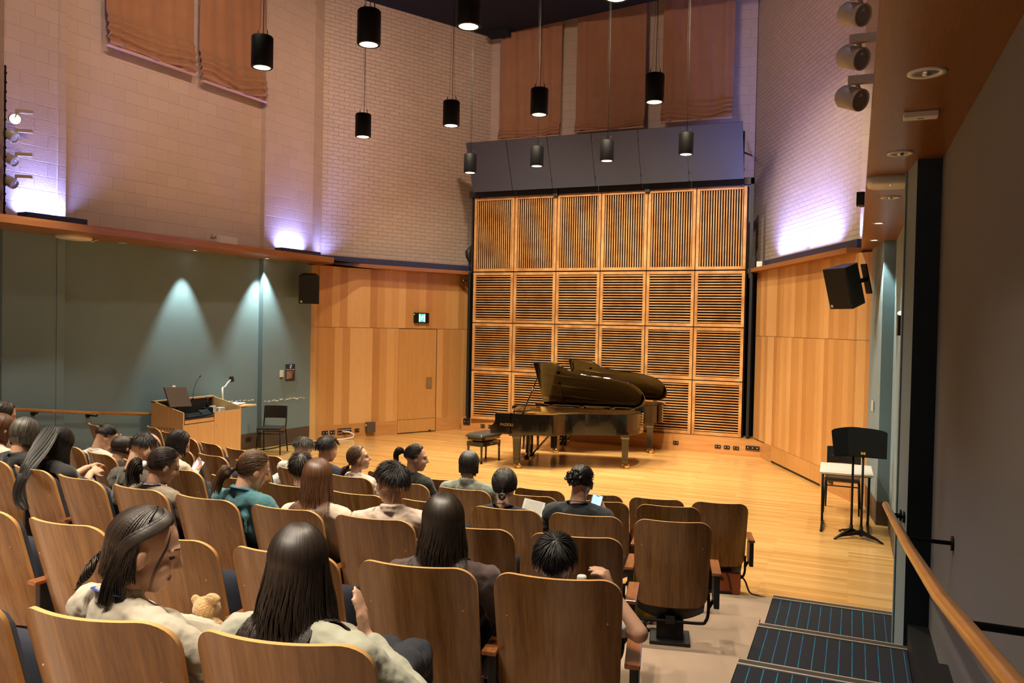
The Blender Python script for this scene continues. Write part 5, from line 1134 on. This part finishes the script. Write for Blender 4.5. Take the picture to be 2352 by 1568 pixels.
    if style in ('long', 'bob'):
        L = sparam.get('L', .30); span = sparam.get('span', 128); wav = sparam.get('wave', .012); part = sparam.get('part', .0)
        for i in range(NL):
            phi = -span+2*span*(i+rnd.random())/NL; th0 = rnd.uniform(4, 26); P = []; r = rnd.uniform(.0034, .0060); st = 15
            thend = 92 if abs(phi) > 70 else 100
            x0 = part*rnd.uniform(.6, 1.2)
            for j in range(st+1):
                th = th0+(thend-th0)*j/st; p = surf(phi, th, kk0+.010*math.sin(j/st*3)); p.x += x0*(1-j/st)
                P.append(Hm @ p)
            last = P[-1]; outw = Vector((last.x-h.x, last.y-h.y, 0)); 
            outw = outw.normalized() if outw.length > 1e-4 else -Fv
            LL = L*rnd.uniform(.86, 1.08)*k; seg = max(4, int(LL/.03)); ph0 = rnd.uniform(0, 6.28)*.25+i*.05; dirv = (P[-1]-P[-2]).normalized()
            for j in range(1, seg+1):
                dirv = (dirv*.45+Vector((0, 0, -1))*.55).normalized(); p = P[-1]+dirv*(LL/seg); w_ = wav*math.sin(j*.9+ph0*3)*min(1, j/3); p = p+outw.cross(Z)*w_*.5+outw*w_*.35
                if style == 'bob': p = p-outw*(.006*j)
                p = p+outw*(sparam.get('flare', .04)*LL/seg)
                p = collide(p)
                P.append(p)
            lock(P, r)
        for i in range(int(NL*.5)):       # inner fill
            sp_ = min(110, span-16); phi = -sp_+2*sp_*(i+rnd.random())/(NL*.5); P = [Hm @ surf(phi, 80, thick*.98), Hm @ surf(phi, 100, thick*.96)]; seg = max(3, int(L*.75/.04))
            for j in range(seg):
                p = collide(P[-1]+Vector((0, 0, -L*.75*k/seg)))
                P.append(p)
            hb.ct = .1*rnd.random(); lock(P, .008)
    if style in ('pony', 'bun'):
        tie = sparam.get('tie', (0, -.112, -.02)); tv = (Vector(tie)-C0); 
        for i in range(NL):
            phi = rnd.uniform(-125, 125); th = rnd.uniform(20, 108) if abs(phi) < 110 else rnd.uniform(15, 70); a = surf(phi, th, 1.0)-C0; P = []
            for j in range(9):
                u = j/8; v = a.lerp(tv*.9, u*u*(3-2*u)*.35+u*.65); e = math.sqrt((v.x/rx)**2+(v.y/ry)**2+(v.z/rz)**2) or 1; kk = kk0+.02*math.sin(u*3.1); pnt = C0+v/e*kk
                if j >= 7: pnt = pnt.lerp(Vector(tie), (j-6)*.4)
                P.append(Hm @ pnt)
            lock(P, rnd.uniform(.0035, .006), .7)
    if style == 'pony':
        YR = Matrix.Rotation(R_(-face), 3, 'Z'); t0_ = Hm @ Vector(tie); ctl = [t0_]+[t0_+(YR @ Vector(p))*k for p in sparam['tail']]; ctl = smooth(ctl, 4); m = len(ctl); wd = sparam.get('tw', .035)
        for i in range(int(sparam.get('tn', 60)*2.2)):
            a = rnd.uniform(0, 6.28); rr2 = math.sqrt(rnd.random()); P = []; Lf = rnd.uniform(.8, 1.0)
            for j in range(m):
                if j/m > Lf: break
                u = j/(m-1); tn = (ctl[min(j+1, m-1)]-ctl[max(j-1, 0)]).normalized(); x = tn.cross(Rv if abs(tn.dot(Rv)) < .8 else Fv).normalized(); y = tn.cross(x); g = wd*(.35+1.0*min(1, u*4))*(1-.45*u)
                P.append(ctl[j]+(x*math.cos(a)+y*math.sin(a))*g*rr2+x*.006*math.sin(u*7+a))
            if len(P) > 3: lock(P, rnd.uniform(.004, .0065))
        MB().ell(tie, (.02, .016, .02) if not sparam.get('scrunchie') else (.03, .022, .028), 14, 10, mat=Hm).build('hair_tie', sparam.get('tiem', 'black'), t)
    if style == 'bun':
        bc = Vector(sparam.get('bun', tie)); br_ = sparam.get('br', .035)
        for i in range(34):
            a0 = rnd.uniform(0, 6.28); P = []; ax = Vector((rnd.uniform(-1, 1), rnd.uniform(-.4, .4)-1, rnd.uniform(-1, 1))).normalized(); x = ax.orthogonal().normalized(); y = ax.cross(x); rr2 = br_*rnd.uniform(.6, 1.0)
            for j in range(8): a = a0+j*.55; P.append(Hm @ (bc+(x*math.cos(a)+y*math.sin(a))*rr2+ax*rnd.uniform(-.003, .003)))
            lock(P, .0065, .6)
        if sparam.get('flower'):
            fm = MB(); 
            for i in range(26):
                a = i*2.4; r = .010+.0016*i; c_ = bc+Vector((math.cos(a)*r*1.0, -.022-rnd.uniform(0, .018)+.0004*i, math.sin(a)*r)); fm.ell((0, 0, 0), (.017, .006, .014), 8, 6, mat=Hm @ Matrix.Translation(c_) @ Matrix.Rotation(a, 4, 'Y') @ Matrix.Rotation(rnd.uniform(-.8, .8), 4, 'X'))
            fm.build('hair_flower', 'leather', t)
    if style == 'short':
        ln = sparam.get('len', .05); wh = Vector((.1, -.55, .83)).normalized(); lift = sparam.get('lift', .25)*.22
        for i in range(NL*(9 if near else 7)):
            phi = rnd.uniform(-180, 180); el = math.degrees(math.asin(rnd.uniform(-.55, 1))); pb = 180-abs(phi)
            if el < thr(pb)+3: continue
            a = surf(phi, 90-el, 1.0)-C0; e = math.sqrt((a.x/rx)**2+(a.y/ry)**2+(a.z/rz)**2); v = a/e; nn = Vector((v.x/rx**2, v.y/ry**2, v.z/rz**2)).normalized()
            if bald and Vector((a.normalized().x, a.normalized().y-.25, a.normalized().z-.85)).length < .62: continue
            tg = (v.normalized()-wh*1.0); tg = tg-nn*tg.dot(nn)
            if tg.length < 1e-3: continue
            tg.normalize(); tg = (tg+Vector((0, 0, -.35))+Vector((rnd.uniform(-.2, .2), rnd.uniform(-.2, .2), rnd.uniform(-.15, .15)))); tg = (tg-nn*tg.dot(nn)).normalized()
            P = []; l_ = ln*rnd.uniform(.7, 1.2)*(.6 if el < 0 else 1)
            for j in range(5): u = j/4; p = v*(thick-.02)+tg*(l_*u)+nn*(lift*l_*math.sin(u*2.2)); e = math.sqrt((p.x/rx)**2+(p.y/ry)**2+(p.z/rz)**2); kk = max(e, thick+.01); P.append(Hm @ (C0+p/e*kk))
            lock(P, rnd.uniform(.0024, .0036), .25)
    if extra: extra(hb, lock, Hm, iv, rnd, N, Rv, Fv)
    hb.build('hair', hm, t, tone=True)
    return t, N, Rv, Fv, iv
SP = lambda r, i: SEATPOS[(r, i)]
# nearest row
def p1hair(hb, lock, Hm, iv, rnd, N, Rv, Fv):
    j = lambda v: rnd.uniform(-v, v)
    def on(az, el, kk=1.215): a_, e_ = R_(az), R_(el); return Vector((.074*kk*math.cos(e_)*math.sin(a_), -.012+.092*kk*math.cos(e_)*math.cos(a_), .022+.088*kk*math.sin(e_)))
    for _ in range(190):     # swept from the parting over the temple and behind the ear
        a = rnd.random(); P = [on(-20+j(4), 84), on(22+38*a, 66), on(52+34*a, 47), on(76+28*a, 27, 1.22), on(97+20*a, 8, 1.23), on(108+16*a, -12, 1.24)]+[Vector((.082+j(.004), -.045-.03*a, -.060)), Vector((.077+j(.008), -.044-.03*a, -.105)), Vector((.070+j(.012), -.036-.03*a, -.155))]
        lock([Hm @ p for p in smooth(P, 3)], rnd.uniform(.0028, .0046))
    for _ in range(60):      # section in front of the neck running to the chest
        a = rnd.random(); P = [(.088, -.030-.02*a, -.04), (.082, -.022-.03*a+j(.006), -.085), (.072+j(.008), .0-.03*a, -.13), (.062+j(.012), .03-.03*a, -.175), (.058+j(.014), .055-.03*a, -.21)]
        lock([Hm @ p for p in smooth(P, 3)], rnd.uniform(.003, .0045))
    for _ in range(5):      # thin strand in front of the ear
        a = rnd.random(); P = [(.060, .045, .085), (.076, .048+.006*a, .045), (.079, .042+.008*a, .0), (.074, .040+.01*a, -.045), (.064, .046+.01*a, -.09)]
        lock([Hm @ p for p in smooth(P, 4)], .0018)
    for _ in range(90):      # loose curl at the nape
        a = rnd.uniform(0, 6.28); r = rnd.uniform(.010, .042); lock([Hm @ Vector((-.045+r*math.cos(a+q*.5)*.8, -.115-.004*q, -.085+r*math.sin(a+q*.5)-.008*q)) for q in range(8)], .0045)
person('woman in a cream jacket and blue lanyard, dark hair tucked behind her ear', (-1.881, 1.735, 1.686), SP('F', 1), 50, 20, 0, 14, 'skin', 'darkbrown', 'long',
       {'L': .095, 'n': 330, 'span': 84, 'front': 46, 'side': 12, 'collar': 1, 'thick': 1.15, 'wave': .012}, 'cream_jacket', 'long',
       {'R': {'E': (-1.50, 1.86, 1.28), 'W': (-1.52, 2.05, 1.27)}}, 1.0, .0065, 11, 'lanyard', .190, 1.2,
       extra=p1hair)
person('woman with long straight dark brown hair in a sage jacket, hand raised to her cheek', (-1.378, 1.785, 1.696), SP('F', 0), -27, 8, 0, -6, 'skin', 'darkbrown', 'long',
       {'L': .29, 'n': 430, 'span': 135, 'wave': .016, 'thick': 1.12, 'part': .0, 'flare': .12}, 'sage_jacket', 'long',
       {'R': {'S': (-1.14, 1.73, 1.50), 'E': (-1.00, 1.90, 1.29), 'W': (-1.285, 1.98, 1.445), 'd': (-.25, .05, .95), 'n': (-.9, -.2, .0), 'sg': -1, 'curl': .10, 'spread': .05, 'hk': 1.0}}, .94, .0065, 12, 'lanyard', .175, 1.1)
# fifth row
person('boy with short black hair raising his right hand', (-1.072, 3.005, 1.422), SP('E', 0), -14, 4, 0, -8, 'skin', 'black', 'short',
       {'len': .05, 'n': 420, 'front': 30, 'nape': -26, 'side': 8, 'thick': 1.12, 'lift': .45}, 'white_shirt', 'short',
       {'R': {'S': (-.90, 3.06, 1.25), 'E': (-.722, 2.98, 1.205), 'W': (-.845, 3.02, 1.335), 'd': (-.35, .1, .75), 'n': (-.85, .1, -.35), 'sg': -1, 'curl': .75, 'hk': .98, 'thumb': .9}}, .96, .0055, 13, None, .135, .9)
person('woman with very long glossy dark brown hair in a brown top', (-1.519, 2.895, 1.554), SP('E', 1), -26, 2, 0, -12, 'skin', 'darkbrown', 'long',
       {'L': .285, 'n': 380, 'span': 138, 'wave': .018, 'thick': 1.13}, 'brown_top', 'long', {}, 1.0, .008, 14, None, .175, 1.05)
# fourth row
person('man with short dark hair in a pale shirt with dark line pattern', (-2.416, 3.955, 1.445), SP('D', 2), -62, 6, 4, -20, 'skin', 'black', 'short',
       {'len': .065, 'n': 330, 'front': 34, 'nape': -14, 'side': 12, 'thick': 1.15, 'lift': .3, 'collar': 1}, 'floral', 'short', {}, 1.0, .0075, 15, None, .185, 1.15)
person('woman with long straight auburn hair in a cream top', (-2.895, 3.915, 1.434), SP('D', 3), -24, 6, 0, -8, 'skin', 'auburn', 'long',
       {'L': .33, 'n': 320, 'span': 138, 'wave': .008, 'thick': 1.13}, 'cream_top', 'short', {}, 1.0, .009, 16, None, .165)
person('woman in a teal blouse with a low light brown ponytail', (-3.414, 3.975, 1.430), SP('D', 4), 34, 26, 0, 6, 'skin', 'brown', 'pony',
       {'tie': (-.035, -.115, -.055), 'tail': [(-.01, -.040, -.015), (-.02, -.070, -.065), (-.02, -.085, -.14)], 'tw': .036, 'n': 240, 'front': 40, 'collar': 1}, 'teal_blouse', 'puff', {}, 1.02, .009, 17, 'lanyard', .17, 1.05,
       extra=lambda hb, lock, Hm, iv, rnd, N, Rv, Fv: [lock([Hm @ Vector(p) for p in [(.05, .05, .07), (.078, .045, .03), (.084, .04, -.03), (.078, .05, -.08), (.065, .06, -.13)]], rnd.uniform(.004, .007)) for _ in range(12)])
person('woman with a scrunchie ponytail and blue lanyard in a taupe top', (-4.158, 3.975, 1.392), SP('D', 5), 30, 26, 0, 4, 'skin_tan', 'darkbrown', 'pony',
       {'tie': (-.03, -.115, -.045), 'tail': [(-.01, -.040, -.01), (-.02, -.065, -.06), (-.01, -.055, -.13)], 'tw': .05, 'n': 240, 'front': 40, 'scrunchie': 1, 'tiem': 'paper'}, 'taupe_top', 'short', {}, 1.0, .009, 18, 'lanyard', .15)
person('balding man in a charcoal t-shirt bending forward', (-4.452, 4.095, 1.453), SP('D', 6), 32, 30, 0, 12, 'skin', 'black', 'short',
       {'len': .04, 'n': 330, 'front': 56, 'nape': -26, 'side': 2, 'thick': 1.07, 'bald': 1}, 'charcoal_tee', 'short', {}, 1.05, .009, 19, None, .19, 1.2)
def tailP10(hb, lock, Hm, iv, rnd, N, Rv, Fv):
    ctl = [(-5.366, 4.06, 1.50), (-5.30, 3.93, 1.40), (-5.245, 3.79, 1.29), (-5.225, 3.735, 1.18), (-5.19, 3.72, 1.09), (-5.15, 3.72, 1.04)]
    c = smooth([iv @ Vector(p) for p in ctl], 4); m = len(c)
    for i in range(380):
        a = rnd.uniform(0, 6.28); r2 = math.sqrt(rnd.random()); Lf = rnd.uniform(.7, 1); P = []
        for j in range(m):
            u = j/(m-1)
            if u > Lf: break
            g = .105*(1-.55*u); P.append(c[j]+Vector((math.cos(a)*g*r2*.9, math.sin(a)*g*.25*r2+.0, math.sin(a)*g*.7*r2*(1-u)))+Vector((.014*math.sin(u*9+a), 0, .01*math.cos(u*8+2*a))))
        lock(P, rnd.uniform(.0035, .006), free=True)
person('woman with very long black hair hanging over the seat back, bare arms', (-5.347, 4.125, 1.421), SP('D', 7), 22, 34, 0, 14, 'skin', 'black', 'long',
       {'L': .13, 'n': 260, 'span': 138, 'wave': .014, 'thick': 1.14}, 'black_top', 'none', {'R': {'S': (-5.12, 4.02, 1.24), 'E': (-5.18, 4.18, 1.09), 'W': (-5.33, 4.38, 1.17), 'd': (-.1, .9, .2), 'n': (-.6, 0, -.7), 'curl': .4, 'sg': -1}, 'L': {'W': (-5.40, 4.40, 1.20), 'E': (-5.45, 4.2, 1.1), 'd': (.2, .9, .2), 'n': (.5, 0, -.8), 'curl': .4}}, 1.0, .009, 20, None, .155, extra=tailP10)
person('grey-haired person with a chin-length bob in a black top at the left', (-5.784, 4.175, 1.454), SP('D', 8), -14, 22, 0, 0, 'skin', 'grey', 'bob', {'L': .12, 'n': 240, 'span': 130, 'thick': 1.17}, 'black_top', 'short', {}, 1.04, .009, 21, None, .17)
ROWS['D'].append(-6.44); x_ = -6.44; SEATPOS[('D', 9)] = (x_, rowy(3.66, x_), .45, math.atan((x_+3.4)/11)); dup(P1, (x_, rowy(3.66, x_), .451), math.atan((x_+3.4)/11), 'wooden-backed seat at the left frame edge under the auburn-haired person', 'theatre seats, fourth row')
person('auburn-haired person in a cream top cut off by the left frame edge', (-6.179, 4.265, 1.459), SP('D', 9), 10, 20, 0, 0, 'skin', 'auburn', 'bob', {'L': .13, 'n': 200, 'span': 120, 'thick': 1.13}, 'pink_cream', 'short', {}, 1.0, .010, 22, None, .16)
x_ = -7.0; SEATPOS[('D', 10)] = (x_, rowy(3.66, x_), .45, math.atan((x_+3.4)/11)); dup(P1, (x_, rowy(3.66, x_), .451), math.atan((x_+3.4)/11), 'wooden-backed seat beyond the left frame edge, its sitter just visible', 'theatre seats, fourth row')
person('dark brown-haired person at the left edge, below the handrail', (-6.828, 4.735, 1.486), SP('D', 10), 20, 24, 0, 0, 'skin', 'darkbrown', 'bob', {'L': .08, 'n': 150, 'span': 115}, 'cream_top', 'short', {}, 1.0, .011, 23, pel=.5)
# third row
person('person with cropped dark brown hair, mostly hidden behind auburn hair', (-3.908, 5.075, 1.228), SP('C', 5), -30, 6, 0, -5, 'skin', 'darkbrown', 'short', {'len': .07, 'n': 220, 'nape': -42, 'side': -25, 'thick': 1.14}, 'black_top', 'short', {}, .97, .011, 24, None, .15)
t12 = person('woman with straight black hair in cream looking down at a phone', (-5.326, 5.245, 1.283), SP('C', 8), 38, 30, 0, 12, 'skin', 'black', 'long', {'L': .10, 'n': 200, 'span': 128, 'thick': 1.12}, 'cream_top', 'long', {'R': {'W': (-5.36, 5.47, 1.00), 'd': (.05, .5, .6), 'n': (0, -.8, .5), 'curl': .5}}, .97, .010, 25, None, .15)
person('small dark-haired person beside the balding man, only the hair visible', (-6.156, 5.385, 1.165), SP('C', 9), 0, 16, 0, 0, 'skin', 'darkbrown', 'bob', {'L': .07, 'n': 150, 'span': 125}, 'black_top', 'short', {}, .95, .012, 26, None, .14)
person('woman with hair clipped up bowing forward, pale blue strap over her shoulder', (-6.489, 5.495, 1.219), SP('C', 10), 28, 38, 0, 6, 'skin', 'black', 'bun', {'tie': (.0, -.09, .06), 'bun': (0, -.10, .065), 'br': .022, 'n': 180}, 'white_blouse', 'short', {}, 1.0, .010, 27, 'sky', .15)
person('woman with a low knotted dark bun and blue lanyard reading a sheet', (-2.212, 5.125, 1.246), SP('C', 2), -14, 16, -4, -4, 'skin', 'soft', 'bun', {'tie': (0, -.105, -.065), 'bun': (0, -.125, -.085), 'br': .026, 'n': 260, 'thick': 1.14, 'collar': 0}, 'black_top', 'none', {}, 1.0, .009, 28, 'lanyard', .155)
person('woman with an updo and black flower in her hair, dark dress and blue lanyard', (-1.679, 5.195, 1.307), SP('C', 1), -4, 10, 4, -4, 'skin', 'black', 'bun', {'tie': (-.02, -.11, .01), 'bun': (-.025, -.105, .03), 'br': .045, 'n': 230, 'thick': 1.12, 'flower': 1}, 'dark_dress', 'short', {'R': {'E': (-1.46, 5.18, 1.02), 'W': (-1.56, 5.36, 1.08), 'd': (-.4, .2, .5), 'n': (-.4, -.6, .3), 'curl': .5}}, 1.0, .008, 29, 'lanyard', .175, 1.1)
# second row
person('man with grey-brown cropped hair in a white shirt leaning forward', (-4.888, 6.375, 1.117), SP('B', 7), 8, 34, 0, 8, 'skin', 'grey', 'short', {'len': .055, 'n': 240, 'nape': -24, 'side': 2, 'thick': 1.12}, 'white_shirt', 'short', {}, 1.0, .010, 30, None, .18, 1.15)
person('man with short black hair in a navy top, head turned right', (-4.544, 6.295, 1.158), SP('B', 6), 28, 12, 0, 4, 'skin', 'black', 'short', {'len': .06, 'n': 240, 'nape': -20, 'side': 4, 'thick': 1.14}, 'navy_top', 'short', {}, 1.0, .010, 31, None, .17)
person('smiling woman in white with a low light brown ponytail', (-4.160, 6.245, 1.115), SP('B', 5), 58, -6, 0, 10, 'skin', 'brown', 'pony', {'tie': (0, -.11, -.075), 'tail': [(0, -.03, -.03), (0, -.05, -.08), (0, -.04, -.13)], 'tw': .024, 'tn': 40, 'n': 200, 'front': 42}, 'white_blouse', 'short', {}, .98, .0085, 32, None, .15)
person('woman in black with a high ponytail and pale blue strap, turned to the right', (-3.543, 6.225, 1.171), SP('B', 4), 62, 8, 0, 14, 'skin', 'darkbrown', 'pony', {'tie': (0, -.115, .035), 'tail': [(0, -.045, .012), (0, -.075, -.03), (0, -.062, -.11), (0, -.035, -.16)], 'tw': .028, 'tn': 60, 'n': 220, 'front': 44}, 'blackshirt', 'long', {}, 1.0, .0085, 33, 'sky', .165)
person('woman with a dark grey bob in a sage collared jacket', (-3.026, 6.225, 1.153), SP('B', 3), -12, 8, 0, -6, 'skin', 'soft', 'bob', {'L': .10, 'n': 260, 'span': 132, 'thick': 1.15, 'collar': 1}, 'sage_grey', 'long', {}, 1.0, .010, 34, None, .185, 1.1)
# ---------------------------------------------------------------- things in their hands and laps
def phone(label, loc, e):
    t = thing('phone', label, 'phone', loc, 0); t.rotation_euler = e; MB().box((0, 0, .072), (.073, .009, .148)).build('case', 'white', t, bevel=.003); MB().box((0, -.0052, .072), (.066, .001, .138)).build('screen', 'phone', t); MB().box((0, -.006, .137), (.022, .001, .005)).build('camera_notch', 'black', t)
phone('lit phone held by the woman with straight black hair', (-5.36, 5.44, .985), (R_(-38), R_(24), R_(30)))
phone('lit phone held by the woman with the black hair flower', (-1.625, 5.30, 1.065), (R_(-18), R_(14), R_(16)))
t = thing('sheet_of_paper', 'printed white sheet held by the woman with the low bun', 'paper', (-2.09, 5.36, 1.055)); t.rotation_euler = (R_(-38), R_(10), R_(12)); MB().box((0, 0, 0), (.155, .002, .12)).build('sheet', 'paper', t)
mb = MB(); [mb.box((-.0, -.0016, .048-.010*i), (.125, .0006, .0018)) for i in range(10)]; mb.build('printed_lines', 'lampgrey', t)
t = thing('bottle', 'small white capped bottle held in front of the boy', 'bottle', (-1.00, 3.13, 1.205)); MB().lathe([(0, 0), (.032, 0), (.034, .01), (.034, .075), (.018, .10), (.018, .105)], n=24).build('body', 'white', t); MB().lathe([(.020, .103), (.020, .135), (.017, .14), (0, .14)], n=24).build('cap', 'paper', t)
t = thing('teddy_bear', 'tan plush toy held by the woman in the cream jacket', 'soft toy', (-1.935, 2.06, 1.235)); M['plush'] = mat('plush', (.50, .30, .12), .95, bump=.8, bscale=140, sheen=.4)
mb = MB(); mb.ell((0, 0, .06), (.055, .05, .075), 16, 12); mb.ell((-.035, .01, .155), (.048, .045, .045), 16, 12); mb.ell((-.075, .0, .185), (.018, .012, .018), 10, 8); mb.ell((.0, .0, .20), (.032, .016, .018), 10, 8); mb.cap2((.03, -.01, .09), (.075, -.03, .05), .026, .022); mb.cap2((.02, -.02, .02), (.07, -.05, -.01), .028, .028); voxel(mb, 'body', 'plush', t, .005, 3); MB().ell((-.05, -.04, .15), (.006, .005, .005), 8, 6).build('eye', 'black', t)
t = thing('folded_coat', 'cream folded coat lying between the two nearest women', 'coat', (-1.665, 1.92, 1.235), .5); mb = MB(); mb.ell((0, 0, .10), (.10, .07, .12), 20, 14, fn=lambda d: 1+.05*math.sin(7*d.x+3*d.z)); mb.ell((.06, .02, .06), (.07, .06, .10), 16, 12); voxel(mb, 'cloth', 'cream_top', t, .007, 3); mb = MB(); n = 20; mb.tube([(.035+.018*math.cos(2*math.pi*i/n), -.072, .15+.018*math.sin(2*math.pi*i/n)) for i in range(n+1)], .004, 6, cap=False); mb.build('stitched_ring', 'hem', t)
